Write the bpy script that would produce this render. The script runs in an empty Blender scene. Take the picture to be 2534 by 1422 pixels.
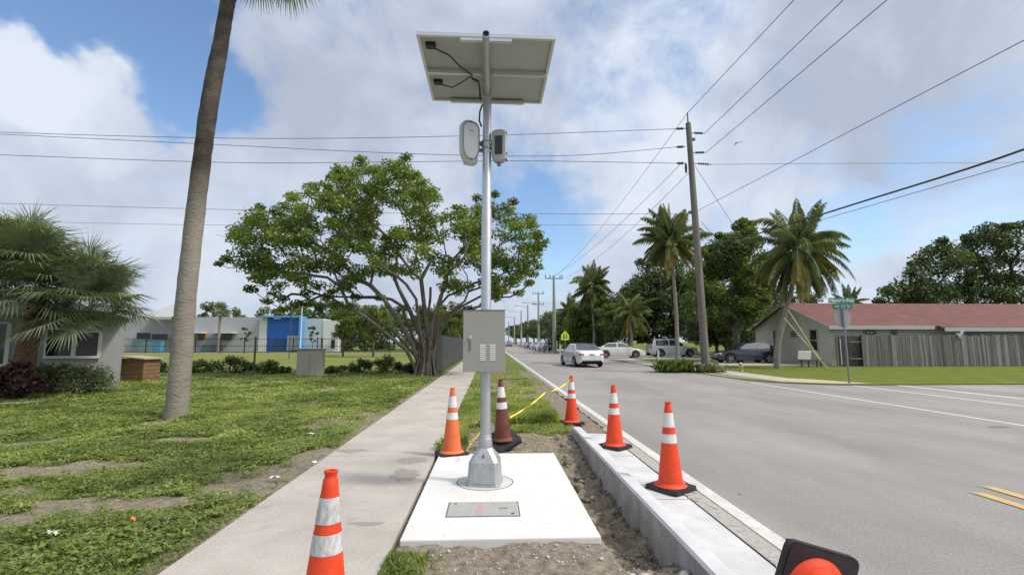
import bpy, bmesh, math, random
import numpy as np
from mathutils import Vector, Matrix, Euler
R = math.radians
random.seed(7); rng = np.random.default_rng(7)
S = bpy.context.scene
COL = S.collection
# ------------------------------------------------------------------ camera
FPX, W0, H0, CAMZ = 1200.0, 2534.0, 1422.0, 1.56
PITCH, YAW = math.atan(134/1200), math.atan(52/1200)
cd = bpy.data.cameras.new('camera'); cam = bpy.data.objects.new('camera', cd); COL.objects.link(cam)
cam.location = (0, 0, CAMZ); cam.rotation_euler = (R(90)+PITCH, 0, -YAW)
cd.sensor_width = 36; cd.lens = 36*FPX/W0; cd.clip_start = .05; cd.clip_end = 3000
S.camera = cam
CM = cam.rotation_euler.to_matrix()
def ray(px, py): return (CM @ Vector(((px-W0/2), (H0/2-py), -FPX))).normalized()
def G(px, py, z=0.0):
    r = ray(px, py); t = (z-CAMZ)/r.z; return Vector((r.x*t, r.y*t, z))
def PD(px, py, Y):
    r = ray(px, py); t = Y/r.y; return Vector((r.x*t, Y, CAMZ+r.z*t))
# ------------------------------------------------------------------ light
SUN = Vector((.62, -.22, .80)).normalized()
sl = bpy.data.lights.new('sun', 'SUN'); so = bpy.data.objects.new('sun', sl); COL.objects.link(so)
sl.energy = 2.25; sl.angle = R(7); sl.color = (1, .93, .84); so.location = SUN*50
so.rotation_euler = SUN.to_track_quat('Z', 'Y').to_euler()
S.view_settings.view_transform = 'Standard'; S.view_settings.look = 'None'
S.view_settings.exposure = 0.2; S.view_settings.gamma = 1
w = bpy.data.worlds.new('World'); S.world = w; w.use_nodes = True
NT = w.node_tree; N = NT.nodes; LK = NT.links; N.clear()
def nn(nt, t, **k):
    n = nt.nodes.new(t)
    for a, b in k.items(): setattr(n, a, b)
    return n
def wm(op, a, b=None, clamp=False):
    n = nn(NT, 'ShaderNodeMath', operation=op, use_clamp=clamp)
    for i, v in enumerate((a, b)):
        if v is None: continue
        if isinstance(v, (int, float)): n.inputs[i].default_value = v
        else: LK.new(v, n.inputs[i])
    return n.outputs[0]
def wvm(op, a, b, out=0):
    n = nn(NT, 'ShaderNodeVectorMath', operation=op)
    for i, v in enumerate((a, b)):
        if v is None: continue
        if isinstance(v, (tuple, Vector)): n.inputs[i].default_value = tuple(v)
        else: LK.new(v, n.inputs[i])
    return n.outputs[out]
tc = nn(NT, 'ShaderNodeTexCoord'); DIR = tc.outputs['Generated']
sky = nn(NT, 'ShaderNodeTexSky', sky_type='NISHITA', sun_disc=False)
sky.sun_elevation = math.asin(SUN.z); sky.sun_rotation = math.atan2(SUN.x, SUN.y); sky.air_density = 1.0; sky.dust_density = 1.0; sky.ozone_density = 1.5
sep = nn(NT, 'ShaderNodeSeparateXYZ'); LK.new(DIR, sep.inputs[0])
zz = wm('ADD', wm('MAXIMUM', sep.outputs[2], 0.0), .22)
cmb = nn(NT, 'ShaderNodeCombineXYZ')
LK.new(wm('DIVIDE', sep.outputs[0], zz), cmb.inputs[0]); LK.new(wm('DIVIDE', sep.outputs[1], zz), cmb.inputs[1])
PL = cmb.outputs[0]
def noise(vec, scale, detail=6, rough=.55, dist=0.0, w_=0.0):
    n = nn(NT, 'ShaderNodeTexNoise', noise_dimensions='4D'); LK.new(vec, n.inputs['Vector'])
    n.inputs['Scale'].default_value = scale; n.inputs['Detail'].default_value = detail
    n.inputs['Roughness'].default_value = rough; n.inputs['Distortion'].default_value = dist; n.inputs['W'].default_value = w_
    return n
wn = noise(DIR, 3.2, 5, .6, 0, 3.1)
warp = wvm('MULTIPLY', wvm('SUBTRACT', wn.outputs['Color'], (.5, .5, .5)), (.34, .34, .34))
DW = wvm('NORMALIZE', wvm('ADD', DIR, warp), None)
def blobs(lst, vec):
    acc = None
    for px, py, rin, rout, a in lst:
        d = ray(px, py)
        mr = nn(NT, 'ShaderNodeMapRange', interpolation_type='SMOOTHSTEP')
        LK.new(wvm('DOT_PRODUCT', vec, d, 1), mr.inputs['Value'])
        mr.inputs['From Min'].default_value = math.cos(R(rout)); mr.inputs['From Max'].default_value = math.cos(R(rin))
        v = wm('MULTIPLY', mr.outputs[0], a)
        acc = v if acc is None else wm('ADD', acc, v)
    return acc
BLUE = [(340,120,2,14,.62),(470,210,1,8,.45),(130,40,2,11,.42),(20,200,2,6,-.6),(190,300,2,8,-.6),(60,350,3,10,-.3),(250,70,.5,4,-.25),(560,60,1,5,-.2),(1290,450,1,7,.42),(1400,540,1,8,.34),(1180,290,1,6,.16),
        (2150,630,2,7,.18),(2330,600,2,7,.14),(1500,80,3,14,.3),(2420,450,2,9,.18),(1310,640,2,9,.34),(1050,230,1,6,.2),(2050,640,2,8,.25)]
n1 = noise(PL, 2.3, 9, .64, .35, 1.7)
nd = noise(DIR, 4.6, 9, .62, .5, 9.2); cov = wm('SUBTRACT', wm('ADD', wm('ADD', wm('MULTIPLY', n1.outputs[0], 1.1), wm('MULTIPLY', nd.outputs[0], 1.7)), -.56), blobs(BLUE, DW))
cr = nn(NT, 'ShaderNodeMapRange', interpolation_type='SMOOTHSTEP'); LK.new(cov, cr.inputs['Value'])
cr.inputs['From Min'].default_value = .15; cr.inputs['From Max'].default_value = .85
WHITE = [(20,150,1,5,.34),(120,260,2,7,.08),(270,290,1,4,.25),(90,190,1,4,.2),(1560,380,3,11,.3),(1620,200,3,11,.4),(1700,60,3,9,.3),(2120,560,1,5,.35),(2350,520,1,6,.22),(30,420,4,13,.02),
         (620,640,4,12,.14),(1850,470,3,10,.22),(600,440,2,8,.14)]
GREY = [(700,380,3,12,.22),(850,180,4,14,.14),(2150,220,5,17,.26),(1900,120,3,9,.12),(1180,160,3,10,.08),(150,330,3,8,.14)]
n2 = noise(DIR, 5.2, 9, .60, .55, 5.3)
br = wm('ADD', wm('ADD', wm('MULTIPLY', wm('SUBTRACT', n2.outputs[0], .5), 2.0), .50), wm('SUBTRACT', blobs(WHITE, DW), blobs(GREY, DW)))
ramp = nn(NT, 'ShaderNodeValToRGB'); LK.new(br, ramp.inputs[0])
e = ramp.color_ramp.elements
e[0].position = .1; e[0].color = (.41, .46, .565, 1)
e[1].position = 1.0; e[1].color = (.68, .735, .83, 1)
e2 = e.new(.5); e2.color = (.52, .58, .69, 1)
# thin cloud round the hidden sun is much brighter (behind and right of the camera, out of view)
sg = nn(NT, 'ShaderNodeMapRange', interpolation_type='SMOOTHSTEP'); LK.new(wvm('DOT_PRODUCT', DIR, SUN, 1), sg.inputs['Value'])
sg.inputs['From Min'].default_value = math.cos(R(48)); sg.inputs['From Max'].default_value = math.cos(R(8)); sg.inputs['To Min'].default_value = 10.0; sg.inputs['To Max'].default_value = 32.0
cl0 = wvm('SCALE', ramp.outputs[0], None); LK.new(sg.outputs[0], cl0.node.inputs['Scale'])
wf = nn(NT, 'ShaderNodeMapRange'); LK.new(sg.outputs[0], wf.inputs['Value']); wf.inputs['From Min'].default_value = 10; wf.inputs['From Max'].default_value = 20
wc = nn(NT, 'ShaderNodeMix', data_type='RGBA'); LK.new(wf.outputs[0], wc.inputs[0]); wc.inputs[6].default_value = (1, 1, 1, 1); wc.inputs[7].default_value = (1.25, 1.08, .86, 1)
cl = wvm('MULTIPLY', cl0, wc.outputs[2])
skb = nn(NT, 'ShaderNodeMix', data_type='RGBA', blend_type='MULTIPLY'); skb.inputs[0].default_value = 1
LK.new(sky.outputs[0], skb.inputs[6]); skb.inputs[7].default_value = (1.45, 1.6, 1.7, 1)
mx = nn(NT, 'ShaderNodeMix', data_type='RGBA'); LK.new(cr.outputs[0], mx.inputs[0]); LK.new(skb.outputs[2], mx.inputs[6]); LK.new(cl, mx.inputs[7])
bg = nn(NT, 'ShaderNodeBackground'); bg.inputs[1].default_value = .1; LK.new(mx.outputs[2], bg.inputs[0])
wo = nn(NT, 'ShaderNodeOutputWorld'); LK.new(bg.outputs[0], wo.inputs[0])
# ------------------------------------------------------------------ materials
MATS = {}
def mat(name, col, rough=.7, metal=0.0, var=0.0, vscale=8.0, col2=None, bump=0.0, bscale=60.0, spec=.5, coat=0.0, stretch=None, trans=0.0, emit=None):
    if name in MATS: return MATS[name]
    m = bpy.data.materials.new(name); m.use_nodes = True; nt = m.node_tree; MATS[name] = m
    p = nt.nodes['Principled BSDF']; p.inputs['Base Color'].default_value = (*col, 1)
    p.inputs['Roughness'].default_value = rough; p.inputs['Metallic'].default_value = metal; p.inputs['Specular IOR Level'].default_value = spec
    p.inputs['Coat Weight'].default_value = coat
    t = nn(nt, 'ShaderNodeTexCoord'); vec = t.outputs['Object']
    if stretch:
        mp = nn(nt, 'ShaderNodeMapping'); mp.inputs['Scale'].default_value = stretch; nt.links.new(vec, mp.inputs[0]); vec = mp.outputs[0]
    if var or col2:
        n = nn(nt, 'ShaderNodeTexNoise'); n.inputs['Scale'].default_value = vscale; n.inputs['Detail'].default_value = 6; n.inputs['Roughness'].default_value = .65
        nt.links.new(vec, n.inputs['Vector'])
        r = nn(nt, 'ShaderNodeValToRGB'); nt.links.new(n.outputs[0], r.inputs[0])
        c2 = col2 if col2 else tuple(c*(1-var) for c in col)
        c1 = col if col2 else tuple(min(1, c*(1+var)) for c in col)
        r.color_ramp.elements[0].position = .32; r.color_ramp.elements[1].position = .68
        r.color_ramp.elements[0].color = (*c2, 1); r.color_ramp.elements[1].color = (*c1, 1)
        nt.links.new(r.outputs[0], p.inputs['Base Color'])
    if bump:
        n = nn(nt, 'ShaderNodeTexNoise'); n.inputs['Scale'].default_value = bscale; n.inputs['Detail'].default_value = 4; nt.links.new(vec, n.inputs['Vector'])
        b = nn(nt, 'ShaderNodeBump'); b.inputs['Strength'].default_value = bump; b.inputs['Distance'].default_value = .02
        nt.links.new(n.outputs[0], b.inputs['Height']); nt.links.new(b.outputs[0], p.inputs['Normal'])
    if emit: p.inputs['Emission Color'].default_value = (*emit, 1); p.inputs['Emission Strength'].default_value = 1
    return m
def leafmat(name, dark, light, clump=1.2, trans=.35, yellow=None):
    if name in MATS: return MATS[name]
    m = bpy.data.materials.new(name); m.use_nodes = True; nt = m.node_tree; MATS[name] = m; nt.nodes.clear(); L = nt.links
    t = nn(nt, 'ShaderNodeTexCoord')
    n = nn(nt, 'ShaderNodeTexNoise'); n.inputs['Scale'].default_value = clump; n.inputs['Detail'].default_value = 3; L.new(t.outputs['Object'], n.inputs['Vector'])
    a = nn(nt, 'ShaderNodeAttribute', attribute_name='rnd')
    ad = nn(nt, 'ShaderNodeMath', operation='MULTIPLY_ADD'); L.new(a.outputs['Fac'], ad.inputs[0]); ad.inputs[1].default_value = .55; L.new(n.outputs[0], ad.inputs[2])
    r = nn(nt, 'ShaderNodeValToRGB'); L.new(ad.outputs[0], r.inputs[0]); el = r.color_ramp.elements
    el[0].position = .42; el[0].color = (*dark, 1); el[1].position = .98; el[1].color = (*light, 1)
    if yellow: el[1].position = .9; q = el.new(1.0); q.color = (*yellow, 1)
    d = nn(nt, 'ShaderNodeBsdfPrincipled'); d.inputs['Roughness'].default_value = .45; d.inputs['Specular IOR Level'].default_value = .4; L.new(r.outputs[0], d.inputs['Base Color'])
    tr = nn(nt, 'ShaderNodeBsdfTranslucent'); g = nn(nt, 'ShaderNodeMix', data_type='RGBA', blend_type='MULTIPLY'); g.inputs[0].default_value = 1
    L.new(r.outputs[0], g.inputs[6]); g.inputs[7].default_value = (1.6, 1.9, .7, 1); L.new(g.outputs[2], tr.inputs[0])
    mxx = nn(nt, 'ShaderNodeMixShader'); mxx.inputs[0].default_value = trans; L.new(d.outputs[0], mxx.inputs[1]); L.new(tr.outputs[0], mxx.inputs[2])
    o = nn(nt, 'ShaderNodeOutputMaterial'); L.new(mxx.outputs[0], o.inputs[0]); return m
def groundmat():
    m = bpy.data.materials.new('ground'); m.use_nodes = True; nt = m.node_tree; L = nt.links; p = nt.nodes['Principled BSDF']
    t = nn(nt, 'ShaderNodeTexCoord'); V = t.outputs['Object']
    def nz(sc, det=6, ro=.6):
        n = nn(nt, 'ShaderNodeTexNoise'); n.inputs['Scale'].default_value = sc; n.inputs['Detail'].default_value = det; n.inputs['Roughness'].default_value = ro; L.new(V, n.inputs['Vector']); return n.outputs[0]
    def rp(v, a, b, c0, c1, mid=None):
        r = nn(nt, 'ShaderNodeValToRGB'); L.new(v, r.inputs[0]); r.color_ramp.elements[0].position = a; r.color_ramp.elements[1].position = b
        r.color_ramp.elements[0].color = (*c0, 1); r.color_ramp.elements[1].color = (*c1, 1); return r.outputs[0]
    grass = rp(nz(5, 8, .7), .3, .7, (.075, .11, .025), (.17, .22, .055))
    dry = rp(nz(.35, 5), .35, .7, (.10, .15, .035), (.19, .21, .07))
    gm = nn(nt, 'ShaderNodeMix', data_type='RGBA'); gm.inputs[0].default_value = .5; L.new(grass, gm.inputs[6]); L.new(dry, gm.inputs[7])
    soil = rp(nz(14, 8, .7), .3, .72, (.12, .098, .072), (.36, .315, .25))
    peb = nn(nt, 'ShaderNodeTexVoronoi'); peb.inputs['Scale'].default_value = 38; L.new(V, peb.inputs['Vector'])
    pr = rp(peb.outputs['Distance'], .10, .2, (1, 1, 1), (0, 0, 0))
    pm = nn(nt, 'ShaderNodeMath', operation='MULTIPLY'); L.new(pr, pm.inputs[0]); L.new(rp(nz(9, 3), .5, .62, (0, 0, 0), (1, 1, 1)), pm.inputs[1])
    sm = nn(nt, 'ShaderNodeMix', data_type='RGBA'); L.new(pm.outputs[0], sm.inputs[0]); L.new(soil, sm.inputs[6]); sm.inputs[7].default_value = (.5, .48, .43, 1)
    at = nn(nt, 'ShaderNodeAttribute', attribute_name='grass')
    mm = nn(nt, 'ShaderNodeMath', operation='MULTIPLY_ADD'); L.new(nz(11, 5), mm.inputs[0]); mm.inputs[1].default_value = .9; L.new(at.outputs['Fac'], mm.inputs[2])
    mk = rp(mm.outputs[0], .78, 1.0, (0, 0, 0), (1, 1, 1))
    fm = nn(nt, 'ShaderNodeMix', data_type='RGBA'); L.new(mk, fm.inputs[0]); L.new(sm.outputs[2], fm.inputs[6]); L.new(gm.outputs[2], fm.inputs[7])
    L.new(fm.outputs[2], p.inputs['Base Color']); p.inputs['Roughness'].default_value = .95; p.inputs['Specular IOR Level'].default_value = .1
    b = nn(nt, 'ShaderNodeBump'); b.inputs['Strength'].default_value = .7; b.inputs['Distance'].default_value = .03; L.new(nz(30, 6, .7), b.inputs['Height']); L.new(b.outputs[0], p.inputs['Normal'])
    return m
def slabmat(name, base, dirty, blots=.5, sc=1.3, bump=.12, streak=None, grain=.2):
    m = bpy.data.materials.new(name); m.use_nodes = True; nt = m.node_tree; L = nt.links; p = nt.nodes['Principled BSDF']; MATS[name] = m
    t = nn(nt, 'ShaderNodeTexCoord'); V = t.outputs['Object']
    def nz(s_, d=6, ro=.6, vec=V):
        n = nn(nt, 'ShaderNodeTexNoise'); n.inputs['Scale'].default_value = s_; n.inputs['Detail'].default_value = d; n.inputs['Roughness'].default_value = ro; L.new(vec, n.inputs['Vector']); return n.outputs[0]
    def rp(v, a, b, c0, c1):
        r = nn(nt, 'ShaderNodeValToRGB'); L.new(v, r.inputs[0]); r.color_ramp.elements[0].position = a; r.color_ramp.elements[1].position = b
        r.color_ramp.elements[0].color = (*c0, 1); r.color_ramp.elements[1].color = (*c1, 1); return r.outputs[0]
    v = V
    if streak:
        mp = nn(nt, 'ShaderNodeMapping'); mp.inputs['Scale'].default_value = streak; L.new(V, mp.inputs[0]); v = mp.outputs[0]
    c1 = rp(nz(sc, 7, .62, v), .36, .66, dirty, base)
    c2 = rp(nz(45, 4, .8), .3, .75, (1-grain,)*3, (1+grain*.6,)*3)
    mu = nn(nt, 'ShaderNodeMix', data_type='RGBA', blend_type='MULTIPLY'); mu.inputs[0].default_value = 1; L.new(c1, mu.inputs[6]); L.new(c2, mu.inputs[7])
    c3 = rp(nz(sc*2.7, 5, .5), .62, .74, (1, 1, 1), (1-blots*.5,)*3)
    mu2 = nn(nt, 'ShaderNodeMix', data_type='RGBA', blend_type='MULTIPLY'); mu2.inputs[0].default_value = 1; L.new(mu.outputs[2], mu2.inputs[6]); L.new(c3, mu2.inputs[7])
    L.new(mu2.outputs[2], p.inputs['Base Color']); p.inputs['Roughness'].default_value = .85; p.inputs['Specular IOR Level'].default_value = .25
    b = nn(nt, 'ShaderNodeBump'); b.inputs['Strength'].default_value = bump; b.inputs['Distance'].default_value = .01; L.new(nz(90, 3), b.inputs['Height']); L.new(b.outputs[0], p.inputs['Normal'])
    return m
# ------------------------------------------------------------------ mesh helpers
class MB:
    def __init__(s): s.v = []; s.f = []; s.m = []; s.r = []
    def add(s, vs, fs, mi=0, rnd=None):
        o = len(s.v); s.v += [tuple(q) for q in vs]
        for f in fs: s.f.append(tuple(i+o for i in f)); s.m.append(mi); s.r.append(random.random() if rnd is None else rnd)
        return s
    def box(s, c, d, mi=0, rot=None):
        x, y, z = d[0]/2, d[1]/2, d[2]/2
        vs = [Vector((a*x, b*y, e_*z)) for a in (-1, 1) for b in (-1, 1) for e_ in (-1, 1)]
        if rot is not None: vs = [rot @ q for q in vs]
        vs = [q+Vector(c) for q in vs]
        return s.add(vs, [(0,1,3,2),(4,6,7,5),(0,4,5,1),(2,3,7,6),(0,2,6,4),(1,5,7,3)], mi)
    def rbox(s, c, d, r=.01, mi=0, rot=None, seg=2):
        bm = bmesh.new(); bmesh.ops.create_cube(bm, size=1); bmesh.ops.scale(bm, vec=d, verts=bm.verts)
        bmesh.ops.bevel(bm, geom=bm.edges, offset=r, segments=seg, affect='EDGES', profile=.6)
        mt = Matrix.Translation(c) @ (rot.to_4x4() if rot is not None else Matrix()); bm.transform(mt); bm.verts.index_update()
        s.add([q.co.copy() for q in bm.verts], [tuple(q.index for q in f.verts) for f in bm.faces], mi); bm.free(); return s
    def tube(s, pts, rad, n=8, mi=0, cap=True, rnd=None, jit=0):
        pts = [Vector(q) for q in pts]
        if not hasattr(rad, '__len__'): rad = [rad]*len(pts)
        vs = []; up = Vector((0, 0, 1)); prev = None
        for i, q in enumerate(pts):
            t = (pts[min(i+1, len(pts)-1)]-pts[max(i-1, 0)])
            if t.length < 1e-9: t = Vector((0, 0, 1))
            t.normalize()
            if prev is None:
                a = t.cross(up) if abs(t.z) < .95 else t.cross(Vector((1, 0, 0)))
            else: a = prev - t*prev.dot(t)
            a.normalize(); prev = a.copy(); b = t.cross(a)
            for k in range(n):
                an = 2*math.pi*k/n; rr = rad[i]*(1+random.uniform(-jit, jit)); vs.append(q+(a*math.cos(an)+b*math.sin(an))*rr)
        fs = [(i*n+k, i*n+(k+1) % n, (i+1)*n+(k+1) % n, (i+1)*n+k) for i in range(len(pts)-1) for k in range(n)]
        if cap: fs.append(tuple(range(n-1, -1, -1))); fs.append(tuple((len(pts)-1)*n+k for k in range(n)))
        return s.add(vs, fs, mi, rnd)
    def lathe(s, prof, n=32, mi=0, M=None, cap=True):
        vs = [Vector((r*math.cos(2*math.pi*k/n), r*math.sin(2*math.pi*k/n), z)) for r, z in prof for k in range(n)]
        if M is not None: vs = [M @ q for q in vs]
        fs = [(i*n+k, i*n+(k+1) % n, (i+1)*n+(k+1) % n, (i+1)*n+k) for i in range(len(prof)-1) for k in range(n)]
        if cap: fs.append(tuple(range(n-1, -1, -1))); fs.append(tuple((len(prof)-1)*n+k for k in range(n)))
        return s.add(vs, fs, mi)
    def prism(s, pts2, z0, z1, mi=0, M=None):
        n = len(pts2); vs = [Vector((x, y, z0)) for x, y in pts2]+[Vector((x, y, z1)) for x, y in pts2]
        if M is not None: vs = [M @ q for q in vs]
        return s.add(vs, [tuple(range(n-1, -1, -1)), tuple(range(n, 2*n))]+[(i, (i+1) % n, n+(i+1) % n, n+i) for i in range(n)], mi)
    def build(s, name, mats, parent=None, smooth=False, ang=40, loc=None):
        me = bpy.data.meshes.new(name); me.from_pydata(s.v, [], s.f)
        if not isinstance(mats, (list, tuple)): mats = [mats]
        for m in mats: me.materials.append(m)
        me.polygons.foreach_set('material_index', s.m)
        at = me.attributes.new('rnd', 'FLOAT', 'FACE'); at.data.foreach_set('value', s.r)
        if smooth: me.polygons.foreach_set('use_smooth', [True]*len(s.f))
        me.update()
        if smooth: me.set_sharp_from_angle(angle=R(ang))
        o = bpy.data.objects.new(name, me); COL.objects.link(o)
        if parent: o.parent = parent
        if loc is not None: o.location = loc
        return o
def build_split(mb, name, mats, parent=None, smooth=False, ang=40):
    par = list(range(len(mb.v)))
    def find(a):
        while par[a] != a: par[a] = par[par[a]]; a = par[a]
        return a
    for f in mb.f:
        for q in f[1:]: par[find(q)] = find(f[0])
    grp = {}
    for i, f in enumerate(mb.f): grp.setdefault(find(f[0]), []).append(i)
    out = []
    for ids in grp.values():
        used_ = sorted({q for i in ids for q in mb.f[i]}); mp = {q: k for k, q in enumerate(used_)}; m2 = MB()
        m2.v = [mb.v[q] for q in used_]; m2.f = [tuple(mp[q] for q in mb.f[i]) for i in ids]; m2.m = [mb.m[i] for i in ids]; m2.r = [mb.r[i] for i in ids]
        out.append(m2.build(name, mats, parent, smooth, ang))
    return out
def npmesh(name, V, F, mats, rnd=None, parent=None, smooth=False):
    """V (n,3), F (m,k) arrays"""
    me = bpy.data.meshes.new(name); n, k = F.shape
    me.vertices.add(len(V)); me.vertices.foreach_set('co', np.ascontiguousarray(V, dtype=np.float32).ravel())
    me.loops.add(n*k); me.loops.foreach_set('vertex_index', F.astype(np.int32).ravel())
    me.polygons.add(n); me.polygons.foreach_set('loop_start', np.arange(0, n*k, k, dtype=np.int32)); me.polygons.foreach_set('loop_total', np.full(n, k, dtype=np.int32))
    for m in (mats if isinstance(mats, (list, tuple)) else [mats]): me.materials.append(m)
    me.update(calc_edges=True)
    a = me.attributes.new('rnd', 'FLOAT', 'FACE'); a.data.foreach_set('value', (rng.random(n) if rnd is None else rnd).astype(np.float32))
    if smooth: me.polygons.foreach_set('use_smooth', np.ones(n, dtype=bool))
    o = bpy.data.objects.new(name, me); COL.objects.link(o)
    if parent: o.parent = parent
    return o
def tag(o, label=None, cat=None, group=None, kind=None):
    if label: o['label'] = label
    if cat: o['category'] = cat
    if group: o['group'] = group
    if kind: o['kind'] = kind
    return o
def thing(name, label, cat, loc=(0, 0, 0), rz=0, group=None):
    o = bpy.data.objects.new(name, None); COL.objects.link(o); o.location = loc; o.rotation_euler = (0, 0, rz); o.empty_display_size = .2
    return tag(o, label, cat, group)
def copy_tree(o, parent=None):
    c = o.copy(); COL.objects.link(c); c.parent = parent
    for ch in list(o.children): copy_tree(ch, c)
    return c
def struct(o): return tag(o, kind='structure')
# value noise in numpy
_perm = rng.random((64, 64))
def vn(x, y, sc):
    x = np.asarray(x)*sc; y = np.asarray(y)*sc; xi = np.floor(x).astype(int); yi = np.floor(y).astype(int); fx = x-xi; fy = y-yi
    fx = fx*fx*(3-2*fx); fy = fy*fy*(3-2*fy); a = _perm[xi % 64, yi % 64]; b = _perm[(xi+1) % 64, yi % 64]; c = _perm[xi % 64, (yi+1) % 64]; d = _perm[(xi+1) % 64, (yi+1) % 64]
    return (a*(1-fx)+b*fx)*(1-fy)+(c*(1-fx)+d*fx)*fy
def fbm(x, y, sc, o=4):
    t = 0; a = .5
    for i in range(o): t = t+a*vn(np.asarray(x)+i*7.3, np.asarray(y)+i*3.1, sc*2**i); a *= .5
    return t/(1-.5**o)
def blot(cx, cy, rx, ry, n=22, j=.25, seed=0):
    rr = random.Random(seed); return [(cx+rx*math.cos(a)*(1+rr.uniform(-j, j)), cy+ry*math.sin(a)*(1+rr.uniform(-j, j))) for a in np.linspace(0, 2*math.pi*(n-1)/n, n)]
# ------------------------------------------------------------------ setting
PX0, PX1, PY0, PY1 = -.69, .866, 3.93, 6.80      # concrete pad
KX0, KX1, GX1, KY1 = 1.39, 1.54, 2.0, 8.45      # new kerb and gutter
SWL, SWR = -2.215, -.745
DIRT = [(-5.2, 6.4, .9, .5), (-3.6, 5.0, .8, .30), (-4.4, 4.6, .5, .2), (-3.7, 3.30, .7, .3), (-5.0, 3.9, .4, .3), (-2.6, 5.5, .45, .5), (-2.45, 6.4, .3, 1.0), (-4.9, 8.2, .6, .3), (-6.4, 9.8, .55, .4)]
def grassmask(x, y):
    x = np.asarray(x, float); y = np.asarray(y, float)
    g = np.ones_like(x)*.95
    for cx, cy, rx, ry in DIRT:
        d = ((x-cx)/rx)**2+((y-cy)/ry)**2+(fbm(x, y, 2.0)-.5)*2.0; g = np.minimum(g, np.clip((d-.45)/.7, 0, 1))
    g = g*np.clip((fbm(x, y, 1.1)-.20)*6, .15, 1)
    g = np.where((x < SWL) & (x > SWL-.13-.15*fbm(y, y*0, 3)), g*.35, g)
    v = (x > SWR)
    gv = np.clip((fbm(x, y, 1.3)-.36)*4, 0, 1)
    gv = np.where(y < 8.3+.8*fbm(x, x*0, 2), 0, gv)
    gv = np.where((x > 1.0) & (y < 14) , gv*np.clip((1.75-x)*2, 0, 1), gv)
    gv = np.where(x > 1.45, gv*.3, gv)
    gv = np.where((x < -.45) & (y < 3.75), .9, gv)
    gv = np.where((x < -.35) & (y > 6.9), np.maximum(gv, .8), gv)
    gv = np.where((np.abs(x-.75) < .55) & (np.abs(y-10.3) < 1.2), .95, gv)
    g = np.where(v, gv, g)
    return g
def gheight(x, y):
    x = np.asarray(x, float); y = np.asarray(y, float)
    z = (fbm(x, y, .9)-.5)*.07+(fbm(x, y, 6)-.5)*.03
    z = np.where((x < SWR+.03) & (x > SWL-.02), -.05, z)
    z = np.where(x < SWL-.02, z+.0, z)
    v = x > SWR+.03
    zd = (fbm(x, y, 3)-.5)*.06+(fbm(x, y, 14, 2)-.5)*.03-.015
    tr = np.clip((x-.90)/.12, 0, 1)*np.clip((8.6-y)/2.8, 0, 1)*np.clip((y-3.35)/.7, .25, 1)
    deep = .27*tr*(1.0-.25*np.clip((x-1.0)/.35, 0, 1))
    zd = np.where(y < PY0, zd+.028, zd); zd = zd-deep+tr*(np.abs(fbm(x, y, 4.5)-.5)*.34-.06)+tr*(fbm(x, y, 11, 2)-.5)*.10
    zd = np.where((x > PX0-.05) & (x < PX1-.03) & (y > PY0+.06) & (y < PY1-.03), -.06, zd)
    zd = np.where(x > KX0+.02, np.minimum(zd, -.09), zd)*1.0
    zd = np.where((x > KX0) & (y > KY1+.1), (fbm(x, y, 3)-.5)*.04-.01, zd)
    z = np.where(v, zd, z)
    return z
GM = groundmat()
def grid(x0, x1, nx, y0, y1, ny):
    xs = np.linspace(x0, x1, nx); ys = np.linspace(y0, y1, ny); X, Y = np.meshgrid(xs, ys, indexing='ij')
    i = np.arange(nx*ny).reshape(nx, ny); F = np.stack([i[:-1, :-1].ravel(), i[1:, :-1].ravel(), i[1:, 1:].ravel(), i[:-1, 1:].ravel()], 1)
    return X.ravel(), Y.ravel(), F
GX = [-20, -7, -2.4, 2.03]
Vs = []; Fs = []; Gs = []; off = 0
parts_ = [(-20, -2.4, 160, .6, 26, 220), (-2.4, 2.03, 260, .6, 12, 480), (-2.4, 2.03, 60, 12, 26, 100)]
for a in parts_:
    x, y, F = grid(*a); Vs.append(np.stack([x, y, gheight(x, y)], 1)); Fs.append(F+off); Gs.append(grassmask(x, y)); off += len(x)
def flat(x0, x1, y0, y1, z=0.0, g=1.0):
    global off
    Vs.append(np.array([[x0, y0, z], [x1, y0, z], [x1, y1, z], [x0, y1, z]])); Fs.append(np.array([[0, 1, 2, 3]])+off); Gs.append(np.full(4, g)); off += 4
flat(-900, -20, -200, 1500); flat(-20, 2.03, -200, .6, -.02, .5); flat(-20, 2.03, 26, 1500); flat(2.03, 1500, -200, 1500, -.10)
gnd = npmesh('ground', np.concatenate(Vs), np.concatenate(Fs), GM, smooth=True)
ga = gnd.data.attributes.new('grass', 'FLOAT', 'POINT'); ga.data.foreach_set('value', np.concatenate(Gs).astype(np.float32))
struct(gnd)
ASPH = slabmat('asphalt', (.37, .353, .335), (.275, .264, .253), .12, .5, .8, streak=(1, .4, 1), grain=.34)
CONC = slabmat('old_concrete', (.51, .475, .435), (.40, .372, .335), .30, 1.1, .2)
NEWC = slabmat('new_concrete', (.73, .73, .725), (.63, .62, .60), .10, 1.1, .08, grain=.06)
KERB = slabmat('kerb_concrete', (.62, .625, .635), (.46, .465, .475), .12, 1.6, .12, grain=.1)
def sheet(name, polys, z, m, kind='structure'):
    b = MB()
    for p in polys: b.add([(x, y, z) for x, y in p], [tuple(range(len(p)))])
    o = b.build(name, m); tag(o, kind=kind); return o
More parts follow.
